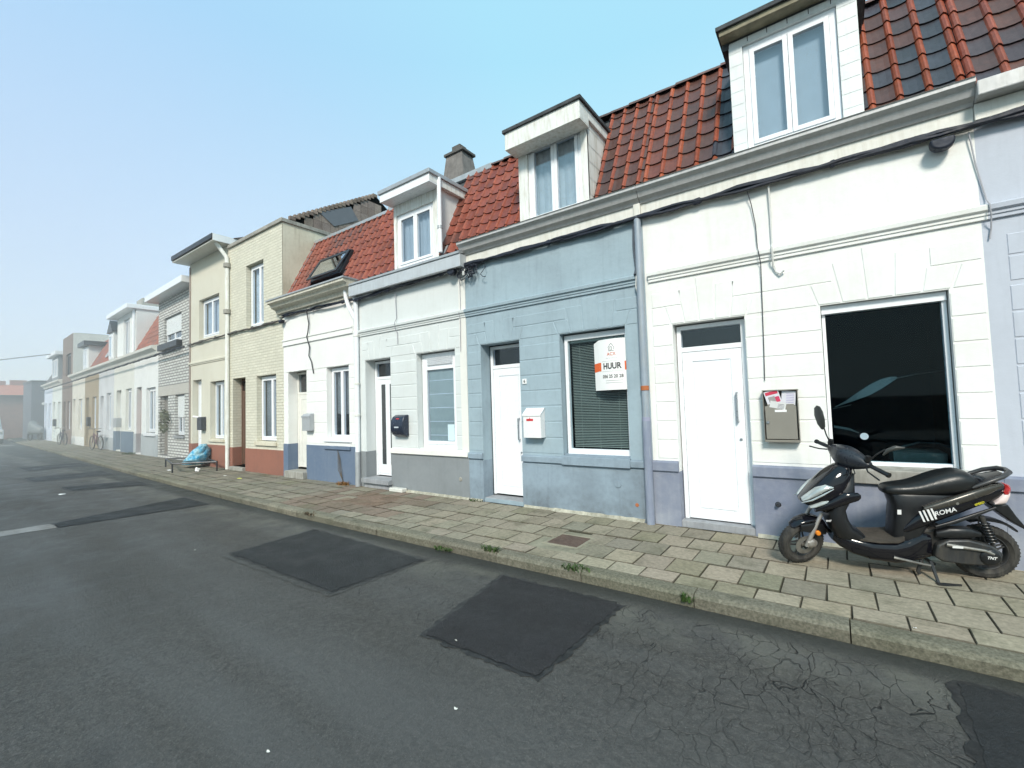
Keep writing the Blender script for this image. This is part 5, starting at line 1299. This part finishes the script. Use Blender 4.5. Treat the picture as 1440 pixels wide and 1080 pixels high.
# fork and caliper
fk = MB()
for sg in (-1, 1): fk.tube([(.0, sg*.074, .207), (.045, sg*.074, .33), (.13, sg*.066, .52)], [.02, .019, .014], 10)
ax_rot(fk, STEER).build('fork', paint('fork_alloy', (.42, .4, .38), .4, .6, dirt=(.2, .16, .12), dirt_amt=.5), SC, smooth=True)
cp = MB().loft([(-.0, -.075, .02, .22, .26), (.03, -.075, .026, .19, .28), (.07, -.075, .024, .19, .27), (.09, -.075, .016, .21, .25)], 12)
ax_rot(cp, STEER).build('brake_caliper', paint('fork_alloy', (0, 0, 0)), SC, smooth=True)
# front mudguard
fg = MB(); secs = [(-.115, 0, .02, .372, .382), (-.1, 0, .045, .375, .405), (-.05, 0, .06, .405, .447), (.04, 0, .066, .42, .472), (.12, 0, .068, .39, .462), (.18, 0, .066, .33, .425), (.225, 0, .055, .28, .35), (.24, 0, .03, .29, .32)]
ax_rot(fg.loft(secs, 18), STEER).build('front_mudguard', gloss, SC, smooth=True)
ms = MB()
for sg in (-1, 1): ms.loft([(-.06, sg*.062, .008, .36, .42), (.05, sg*.07, .01, .33, .43), (.14, sg*.07, .01, .3, .41), (.19, sg*.06, .006, .29, .34)], 10)
ax_rot(ms, STEER).build('mudguard_side', matte, SC, smooth=True)
ar = MB().lathe([(0, -.012), (.018, -.01), (.022, 0), (.022, .01)], (.1, -.095, .335), 'y', 18)
ax_rot(ar, STEER*.5).build('reflector', amber, SC, smooth=True)
# nose shield
ns = MB().loft([(.50, 0, .07, .16, .30), (.53, 0, .1, .12, .335), (.565, 0, .13, .045, .35), (.605, 0, .145, -.02, .37), (.635, 0, .15, -.012, .385), (.68, 0, .16, .03, .4), (.76, 0, .16, .088, .385), (.83, 0, .145, .15, .39), (.885, 0, .12, .205, .405), (.93, 0, .085, .265, .41), (.95, 0, .06, .29, .39)], 22, 2.7, axis='z')
nose = ns.build('front_shield', gloss, SC, smooth=True, subd=1)
hl = MB()
for sg in (-1, 1):
    hl.loft([(.0, sg*.07, .05, .618, .64), (.04, sg*.095, .052, .632, .688), (.1, sg*.11, .056, .672, .752), (.17, sg*.116, .05, .72, .79), (.225, sg*.12, .04, .755, .775)], 14, 2.2)
hl.build('headlight', lens, nose, smooth=True)
st = MB()
for sg in (-1, 1): st.tube([(-.01, sg*.12, .612), (.06, sg*.152, .645), (.14, sg*.168, .7), (.225, sg*.165, .755)], [.004, .009, .009, .003], 8)
st.build('silver_strip', paint('silver_trim', (.6, .62, .62), .2, .7), nose, smooth=True)
for sg in (-1, 1): MB().loft([(.05, sg*.115, .03, .566, .584), (.09, sg*.13, .03, .574, .612), (.14, sg*.137, .03, .598, .64), (.19, sg*.14, .02, .63, .65)], 12, 2.2).build('turn_signal', lens, nose, smooth=True)
# wings under the signals
wg = MB()
for sg in (-1, 1): wg.loft([(.09, sg*.11, .03, .53, .57), (.2, sg*.15, .03, .57, .66), (.3, sg*.165, .028, .62, .73), (.4, sg*.165, .02, .66, .73), (.42, sg*.16, .01, .68, .71)], 12, 2.4)
wg.build('shield_wing', gloss, nose, smooth=True)
# inner leg shield
MB().loft([(.27, 0, .12, .27, .52), (.33, 0, .16, .235, .47), (.4, 0, .175, .21, .38), (.48, 0, .175, .19, .345), (.56, 0, .17, .2, .33), (.64, 0, .165, .22, .37), (.71, 0, .16, .24, .405), (.8, 0, .13, .26, .41), (.86, 0, .08, .3, .42)], 20, 3.2, axis='z').build('leg_shield', matte, SC, smooth=True)
MB().tube([(.30, 0, .86), (.35, 0, .98)], .035, 12).build('steering_column', matte, SC, smooth=True)
# floor and belly
MB().loft([(.235, 0, .08, .26, .36), (.28, 0, .12, .215, .35), (.36, 0, .155, .165, .335), (.5, 0, .17, .125, .305), (.66, 0, .17, .108, .31), (.76, 0, .16, .118, .34), (.86, 0, .13, .14, .4), (.93, 0, .1, .16, .38)], 20, 3.6).build('belly_fairing', gloss, SC, smooth=True)
MB().loft([(.375, 0, .12, .3, .38), (.42, 0, .15, .295, .325), (.55, 0, .165, .292, .318), (.68, 0, .165, .3, .33), (.73, 0, .14, .31, .36)], 14, 5.).build('footboard', paint('dusty_footboard', (.05, .042, .034), .8, var=.4, bump=.4), SC, smooth=True)
# under-seat cover
MB().loft([(.31, 0, .12, .665, .86), (.4, 0, .13, .67, .9), (.5, 0, .125, .675, .95), (.6, 0, .12, .68, 1.05), (.69, 0, .12, .65, 1.15), (.71, 0, .11, .67, 1.15)], 18, 3.4, axis='z').build('under_seat_cover', matte, SC, smooth=True)
MB().box(.685, .712, -.1345, -.132, .545, .585).build('inspection_label', whitedecal, SC)
# rear fairing
rf = MB().loft([(.70, 0, .11, .355, .40), (.74, 0, .14, .36, .47), (.82, 0, .155, .40, .57), (.9, 0, .16, .45, .625), (1., 0, .163, .5, .675), (1.12, 0, .155, .56, .73), (1.22, 0, .142, .61, .775), (1.32, 0, .122, .655, .81), (1.4, 0, .1, .69, .82), (1.43, 0, .07, .73, .81)], 22, 3.0)
rfo = rf.build('rear_fairing', gloss, SC, smooth=True, subd=1)
up_ = MB()
for sg in (-1, 1): up_.loft([(.86, sg*.13, .028, .57, .62), (1., sg*.14, .03, .62, .69), (1.15, sg*.135, .03, .675, .755), (1.3, sg*.115, .025, .74, .81), (1.38, sg*.1, .015, .79, .82)], 12, 2.6)
up_.build('side_panel', paint('bronzed_black_panel', (.06, .057, .05), .25, .3), rfo, smooth=True)
lw = MB()
for sg in (-1, 1): lw.loft([(.93, sg*.15, .012, .45, .47), (1.05, sg*.155, .014, .49, .525), (1.2, sg*.145, .014, .56, .59), (1.33, sg*.125, .01, .62, .64)], 10)
lw.build('lower_trim', matte, rfo, smooth=True)
# decals (near side)
def decal(polys_v, faces, m, name, ybase, par=rfo, sh=.51, u0=.9, z0=.57):
    MB().add([(u, ybase(u), z) for u, z in polys_v], faces).build(name, m, par)
yb = lambda u: -.1725+.06*max(0, u-1.0)
for k in range(4):
    u = .825+k*.026; z = .548+k*.009; w_ = .013 if k != 2 else .017
    decal([(u+.02, z-.045), (u+.02+w_, z-.043), (u+w_-.012, z+.045), (u-.012, z+.043)], [(0, 1, 2, 3)], whitedecal, 'stripe', yb)
def dtext(body, size, u, z, ang, m, y, bold=0., name='lettering', shear=.25, par=rfo, k=1.):
    vs, fs = text_polys(body, size, bold); ca, sa = math.cos(ang), math.sin(ang)
    MB().add([(u+(v.x*k+v.y*shear)*ca-v.y*sa, y(u), z+(v.x*k)*sa+v.y*ca) for v in vs], fs).build(name, m, par)
dtext('ROMA', .052, .99, .596, .33, whitedecal, yb, .0008, shear=.12)
dtext('SPEED', .024, 1.215, .668, .42, yellowdecal, lambda u: -.157, .001)
dtext('TNT', .022, .175, .475, .1, whitedecal, lambda u: -.178, .001, par=SC)
MB().lathe([(0, -.004), (.01, -.003), (.011, 0)], (1.07, -.166, .665), 'y', 12).build('bolt', alloy, rfo, smooth=True)
# seat
MB().loft([(.612, 0, .05, .705, .745), (.635, 0, .085, .69, .772), (.7, 0, .108, .68, .786), (.8, 0, .12, .678, .797), (.88, 0, .128, .68, .828), (.96, 0, .136, .685, .87), (1.05, 0, .142, .69, .905), (1.14, 0, .14, .705, .922), (1.2, 0, .128, .73, .9), (1.25, 0, .1, .765, .85), (1.27, 0, .06, .785, .82)], 22, 2.5).build('seat', vinyl, SC, smooth=True, subd=1)
# tail
tl_ = MB().loft([(1.335, 0, .11, .64, .672), (1.375, 0, .118, .632, .735), (1.41, 0, .115, .635, .78), (1.435, 0, .1, .68, .8), (1.45, 0, .07, .73, .795)], 18, 2.6)
tl_.build('tail_light', pinklens, SC, smooth=True)
MB().loft([(1.395, 0, .112, .72, .76), (1.415, 0, .118, .71, .787), (1.436, 0, .103, .73, .803), (1.452, 0, .075, .75, .80)], 16, 2.6).build('red_tail_lens', redlens, SC, smooth=True)
gr = MB().tube([(1.19, -.115, .785), (1.28, -.13, .835), (1.38, -.12, .88), (1.445, -.07, .905), (1.458, 0, .91), (1.445, .07, .905), (1.38, .12, .88), (1.28, .13, .835), (1.19, .115, .785)], [.012, .016, .018, .02, .02, .02, .018, .016, .012], 10)
gr.build('grab_rail', paint('grey_black_rail', (.04, .04, .042), .35), SC, smooth=True)
MB().loft([(1.22, 0, .1, .79, .82), (1.32, 0, .095, .82, .86), (1.42, 0, .06, .86, .895)], 14).build('luggage_plate', gloss, SC, smooth=True)
MB().prism_y([(1.33, .635), (1.44, .64), (1.49, .55), (1.575, .42), (1.52, .455), (1.46, .5), (1.36, .59)], -.07, .07).build('plate_bracket', matte, SC, bevel=.01, smooth=True)
rg = MB(); secs = []
for k in range(9):
    a = math.radians(112-k*8.5); rr = .272
    secs.append((1.315+rr*math.cos(a), 0, .066-.02*abs(k-4)/4, .222+rr*math.sin(a)-.008, .222+rr*math.sin(a)+.016))
rg.loft(secs, 12, 3.).build('rear_mudguard', matte, SC, smooth=True)
# engine group
eng = MB().prism_y([(.93, .2), (.95, .3), (1.02, .35), (1.15, .36), (1.3, .32), (1.37, .26), (1.36, .19), (1.3, .155), (1.12, .15), (.98, .165)], -.145, -.075)
en = eng.build('transmission_cover', darkalloy, SC, bevel=.014, smooth=True)
MB().lathe([(0, -.018), (.05, -.018), (.066, -.008), (.07, .004)], (1.285, -.145, .228), 'y', 24).build('round_cover', matte, en, smooth=True)
dtext('TNT', .03, 1.285, .228, -.05, whitedecal, lambda u: -.1645, .001, par=en)
MB().tube([(1.0, -.152, .315), (1.12, -.158, .3), (1.24, -.158, .285), (1.3, -.152, .26)], [.016, .014, .012, .014], 10).build('kick_lever', alloy, en, smooth=True)
MB().box(1.03, 1.1, -.1755, -.174, .298, .315).build('label_strip', whitedecal, en)
MB().box(.8, 1.06, -.085, .1, .17, .42).build('engine_block', paint('oily_engine', (.03, .028, .026), .6, .3, bump=.6), SC, bevel=.03)
MB().loft([(.95, -.1, .03, .36, .41), (1.03, -.11, .045, .36, .455), (1.15, -.11, .045, .37, .46), (1.24, -.1, .03, .38, .42)], 14, 3.).build('air_filter_box', matte, SC, smooth=True)
sk_ = MB()
for sg in (-1,): sk_.tube([(1.25, sg*.105, .55), (1.29, sg*.105, .42), (1.335, sg*.105, .27)], [.02, .018, .014], 10)
shk = sk_.build('shock_absorber', darkalloy, SC, smooth=True)
cs = MB(); pts = []
for k in range(60):
    t = k/59; a = t*math.pi*2*7; c = Vector((1.26+.06*t, -.105, .51-.17*t)); pts.append((c.x+.03*math.cos(a), c.y+.03*math.sin(a), c.z+.008*math.cos(a)))
cs.tube(pts, .006, 6); cs.build('spring', matte, shk, smooth=True)
MB().tube([(1.0, .12, .2), (1.2, .14, .24), (1.5, .15, .3)], [.025, .05, .045], 14).build('exhaust', paint('exhaust_black', (.03, .03, .03), .5, .5), SC, smooth=True)
MB().tube([(.64, -.17, .185), (.68, -.18, .18), (.8, -.15, .145), (.93, -.12, .11)], [.014, .011, .01, .012], 8).build('rod', alloy, SC, smooth=True)
# side stand (compensates the lean) and tucked centre stand
MB().tube([(.92, -.1, .14), (.91, -.2, .06), (.905, -.27, -.0)], [.014, .012, .012], 8).prism_z([(.88, -.3), (.93, -.3), (1.04, -.275), (1.05, -.255), (.94, -.25), (.88, -.255)], .026, .036).build('side_stand', darkalloy, SC)
MB().tube([(.86, -.09, .14), (.83, -.1, .05), (.84, -.1, .03)], .014, 8).tube([(.9, .08, .14), (1.0, .09, .06), (1.03, .09, .04)], .014, 8).tube([(.86, -.09, .14), (.9, .08, .14)], .012, 8).build('centre_stand', darkalloy, SC, smooth=True)
# handlebar group
BAR = 30
def lat(mb): mb.v = [(y, x, z) for x, y, z in mb.v]; return mb
def bar(mb): return ax_rot(mb, BAR, (.16, 0, .55), (.39, 0, 1.03))
hc = lat(MB().loft([(-.215, .40, .026, .99, 1.03), (-.17, .395, .045, .965, 1.055), (-.1, .385, .07, .925, 1.085), (-.03, .375, .09, .905, 1.105), (.03, .375, .09, .905, 1.105), (.1, .385, .07, .925, 1.085), (.17, .395, .045, .965, 1.055), (.215, .40, .026, .99, 1.03)], 20, 2.4))
bar(hc).build('handlebar_cover', paint('dusty_black_cover', (.018, .021, .028), .3, var=.15), SC, smooth=True, subd=1)
for sg, nm in ((-1, 'near'), (1, 'far')):
    g = MB().tube([(.40, sg*.2, 1.01), (.405, sg*.36, 1.0)], .0175, 12).tube([(.405, sg*.355, 1.0), (.406, sg*.372, 1.0)], .021, 12)
    bar(g).build('grip', vinyl, SC, smooth=True)
    g = MB().tube([(.37, sg*.2, .995), (.335, sg*.25, .985), (.33, sg*.36, .965)], [.007, .006, .007], 8)
    bar(g).build('brake_lever', matte, SC, smooth=True)
# mirrors
g = MB().tube([(.39, .19, 1.05), (.37, .23, 1.13), (.355, .25, 1.2)], .006, 8)
mr = bar(g).build('mirror_stem', matte, SC, smooth=True)
g = MB().loft([(1.175, .262, .012, .345, .36), (1.21, .275, .045, .338, .362), (1.28, .3, .06, .334, .36), (1.35, .32, .05, .334, .356), (1.385, .325, .02, .34, .35)], 16, 2.2, axis='z')
bar(g).build('mirror', paint('mirror_back', (.05, .053, .05), .4), SC, smooth=True)
g = MB().tube([(.4, -.19, 1.05), (.43, -.22, 1.12), (.47, -.25, 1.17)], .006, 8)
bar(g).build('mirror_stem', matte, SC, smooth=True)
g = MB().tube([(.46, -.25, 1.12), (.475, -.27, 1.17), (.51, -.3, 1.2), (.56, -.33, 1.205)], [.006, .016, .02, .006], 10)
bar(g).build('mirror', paint('mirror_back', (0, 0, 0)), SC, smooth=True)
g = MB().lathe([(0, .03), (.02, .03), (.024, 0), (.02, -.02)], (.385, .19, 1.065), 'z', 12).lathe([(0, .03), (.02, .03), (.024, 0), (.02, -.02)], (.385, -.19, 1.065), 'z', 12)
bar(g).build('switch_housing', matte, SC, smooth=True)
cb_ = MB()
for k, (a, b) in enumerate((((.36, -.1, .93), (.3, -.12, .86)), ((.38, .05, .92), (.32, .06, .85)), ((.4, -.06, .93), (.36, -.1, .84)))):
    cb_.tube([a, ((a[0]+b[0])/2+.02, (a[1]+b[1])/2-.03, (a[2]+b[2])/2), b], .005, 6)
cb_.build('control_cable', matte, SC, smooth=True)


# ================================================================== BICYCLES, COVERED BIKE, FAR VAN
def bicycle(x, y, rz, label, c, z=0.):
    o = root('bicycle', (x, y, z), label, 'bicycle', 'bicycles leaning by the far houses', rz)
    fmn = paint('bike_paint_'+label[:6], c, .4); 
    for cx in (0., 1.05):
        w_ = bpy.data.objects.new('wheel', None); col.objects.link(w_); w_.parent = o; OFF[w_.name] = (0, 0, 0)
        MB().lathe([(.33, -.025), (.35, 0), (.33, .025), (.31, 0), (.33, -.025)], (cx, 0, .345), 'y', 28).build('tyre', tyre_m, w_, smooth=True)
        s = MB().lathe([(.3, -.01), (.318, -.012), (.318, .012), (.3, .01), (.3, -.01)], (cx, 0, .345), 'y', 28)
        for k in range(14):
            a = 6.283*k/14; s.tube([(cx, 0, .345), (cx+.31*math.cos(a), 0, .345+.31*math.sin(a))], .005, 4)
        s.build('rim', alloy, w_, smooth=True)
    MB().tube([(.0, 0, .345), (.12, 0, .62), (.19, 0, .82)], .024, 8).tube([(.16, 0, .75), (.5, 0, .32)], .026, 8).tube([(.18, 0, .8), (.62, 0, .62)], .024, 8).tube([(.5, 0, .3), (.68, 0, .85)], .024, 8).tube([(.5, 0, .3), (1.05, 0, .345)], .018, 8).tube([(1.05, 0, .345), (.64, 0, .72)], .016, 8).build('frame', fmn, o, smooth=True)
    MB().tube([(.19, 0, .82), (.2, 0, 1.02), (.16, -.08, 1.06), (.28, -.27, 1.04)], .018, 8).tube([(.2, 0, 1.02), (.16, .08, 1.06), (.28, .27, 1.04)], .018, 8).build('handlebar', alloy, o, smooth=True)
    MB().loft([(.58, 0, .03, .87, .9), (.68, 0, .06, .86, .92), (.8, 0, .09, .87, .94), (.84, 0, .07, .89, .93)], 12).build('saddle', matte, o, smooth=True)
    MB().tube([(.5, -.08, .3), (.5, -.1, .16)], .012, 6).tube([(.5, .08, .3), (.5, .1, .44)], .012, 6).lathe([(.09, -.004), (.09, .004), (.0, .004)], (.5, .03, .3), 'y', 16).build('crank', alloy, o, smooth=True)
    MB().box(.82, 1.3, -.06, .06, .72, .735).tube([(1.25, 0, .72), (1.05, .05, .35)], .006, 5).build('luggage_rack', darkalloy, o)
    return o
bicycle(-30.5, .35, math.radians(5), 'bicycle with a pale saddle in front of the plain white house', (.12, .06, .07))
bicycle(-38.9, .5, math.radians(5), 'dark grey bicycle with panniers in front of the low white house farther off', (.04, .04, .06))
# covered motorbike near the slate grey building
cvb = root('covered_motorbike', (-50.5, 1.0, 0), 'motorbike under a pale grey cover by the last house', 'motorbike', None, math.radians(20)); cvb.scale = (.8, .8, 1.)
MB().loft([(-.9, 0, .1, .5, .75), (-.6, 0, .28, .45, 1.2), (-.3, 0, .4, .45, 1.55), (.1, 0, .38, .5, 1.25), (.6, 0, .33, .5, 1.15), (1., 0, .15, .6, .9)], 16).build('cover', paint('grey_cover', (.17, .19, .2), .5, var=.1, bump=.3), cvb, smooth=True)
for cx in (-.7, .75): MB().lathe([(.2, -.07), (.33, -.05), (.35, 0), (.33, .05), (.2, .07)], (cx, 0, .35), 'y', 24).build('wheel', tyre_m, cvb, smooth=True)
# van at the left picture edge
van = root('white_van', (-52.5, -1.6, -.1), 'white van parked at the far street end, mostly out of the picture', 'van', None, 0)
MB().prism_x([(-1.0, .35), (1.0, .35), (1.0, 1.1), (.85, 2.2), (-.85, 2.2), (-1.0, 1.1)], -2.6, 1.2).prism_x([(-.98, .35), (.98, .35), (.98, 1.05), (-.98, 1.05)], 1.2, 2.2).add([(1.2, -.9, 1.05), (1.2, .9, 1.05), (1.95, .85, 1.05), (1.95, -.85, 1.05), (1.2, -.8, 2.1), (1.2, .8, 2.1)], [(0, 1, 5, 4), (2, 3, 4, 5), (1, 2, 5), (0, 4, 3)]).build('body', paint('van_white', (.75, .77, .8), .3), van, bevel=.06)
MB().add([(1.93, -.75, 1.1), (1.93, .75, 1.1), (1.24, .7, 2.0), (1.24, -.7, 2.0)], [(0, 1, 2, 3)]).build('windscreen', paint('van_glass', (.03, .035, .04), .08), van)
for sx in (-1.7, 1.5):
    for sy in (-1, 1): MB().lathe([(.0, -.1), (.3, -.1), (.34, -.05), (.34, .05), (.3, .1), (0, .1)], (sx, sy*.9, .34), 'y', 24).build('wheel', tyre_m, van, smooth=True)
for sy in (-1, 1): MB().box(2.2, 2.23, sy*.75-.15, sy*.75+.15, .7, .9).build('headlight', lens, van)

# ================================================================== LIGHT, SKY, FOG, CAMERA
sun_el, sun_az = math.radians(38), math.radians(205)
world = bpy.data.worlds.new('World'); scene.world = world; world.use_nodes = True
nt = world.node_tree; nt.nodes.clear()
wo = nt.nodes.new('ShaderNodeOutputWorld'); bg = nt.nodes.new('ShaderNodeBackground')
sky = nt.nodes.new('ShaderNodeTexSky'); sky.sky_type = 'NISHITA'; sky.sun_disc = False
# sun direction: vector pointing to the sun
sdir = Vector((math.sin(math.radians(25))*math.cos(sun_el), -math.cos(math.radians(25))*math.cos(sun_el), math.sin(sun_el)))
sky.sun_elevation = sun_el; sky.sun_rotation = math.atan2(sdir.x, sdir.y)
sky.altitude = 0; sky.air_density = 1.; sky.dust_density = 3.; sky.ozone_density = 2.
tc = nt.nodes.new('ShaderNodeTexCoord'); sep = nt.nodes.new('ShaderNodeSeparateXYZ'); nt.links.new(tc.outputs['Generated'], sep.inputs[0])
# pale misty veil over the sky: cyan overhead, lavender grey to the left and low down
up = rng(nt, sep.outputs[2], .0, .62)
lf_ = rng(nt, sep.outputs[0], -.95, -.45)
veil_lo = mixc(nt, lf_, (.77, .92, 1.08), (.88, 1.12, 1.16)); veil_hi = mixc(nt, lf_, (.47, .70, 1.02), (.46, .86, 1.06))
veil = mixc(nt, up, veil_lo, veil_hi)
skys = nt.nodes.new('ShaderNodeVectorMath'); skys.operation = 'SCALE'; nt.links.new(sky.outputs[0], skys.inputs[0]); skys.inputs['Scale'].default_value = .1
tot = mixc(nt, .9, skys.outputs[0], veil)
nt.links.new(tot, bg.inputs[0]); bg.inputs[1].default_value = 1.0
nt.links.new(bg.outputs[0], wo.inputs[0])
sl_ = bpy.data.lights.new('sun', 'SUN'); sl_.energy = 3.9; sl_.angle = math.radians(12); sl_.color = (1., .93, .82)
so_ = bpy.data.objects.new('sun', sl_); col.objects.link(so_); so_.rotation_euler = sdir.to_track_quat('Z', 'Y').to_euler(); so_.location = (0, -10, 20)
fogm, fnt, fout = newmat('mist'); fogm.node_tree.nodes
vsn = N(fnt, 'ShaderNodeVolumeScatter', Density=.0115, Anisotropy=-.25); vsn.inputs['Color'].default_value = (.9, .96, 1., 1); fnt.links.new(vsn.outputs[0], fout.inputs['Volume'])
fog = MB().box(-150, -13, -60, 60, -.5, 12).build('mist', fogm); tag(fog, kind='structure')
MATS['mist'] = fogm
cam = bpy.data.cameras.new('camera'); co = bpy.data.objects.new('camera', cam); col.objects.link(co); scene.camera = co
FPX, PIT, ROL, YAW = 630.36, math.radians(2.75035), math.radians(-1.79714), math.radians(35.63119)
fw = Vector((-math.sin(YAW), math.cos(YAW), 0)); rt = Vector((math.cos(YAW), math.sin(YAW), 0)); upv = Vector((0, 0, 1))
f2 = fw*math.cos(PIT)+upv*math.sin(PIT); u2 = upv*math.cos(PIT)-fw*math.sin(PIT)
r3 = rt*math.cos(ROL)+u2*math.sin(ROL); u3 = u2*math.cos(ROL)-rt*math.sin(ROL)
mw_ = Matrix(((r3.x, u3.x, -f2.x, 0), (r3.y, u3.y, -f2.y, -5.7157), (r3.z, u3.z, -f2.z, 1.55), (0, 0, 0, 1)))
co.matrix_world = mw_
cam.sensor_width = 36; cam.lens = FPX/1440*36; cam.clip_start = .05; cam.clip_end = 2000
scene.view_settings.view_transform = 'Standard'; scene.view_settings.look = 'None'; scene.view_settings.exposure = 0; scene.view_settings.gamma = 1
scene.render.engine = 'CYCLES'
scene.cycles.use_denoising = True; scene.cycles.max_bounces = 7; scene.cycles.volume_bounces = 1; scene.cycles.use_adaptive_sampling = True; scene.cycles.adaptive_threshold = .03; scene.cycles.transparent_max_bounces = 12
scene.cycles.caustics_reflective = False; scene.cycles.caustics_refractive = False
scene.cycles.volume_step_rate = 4.
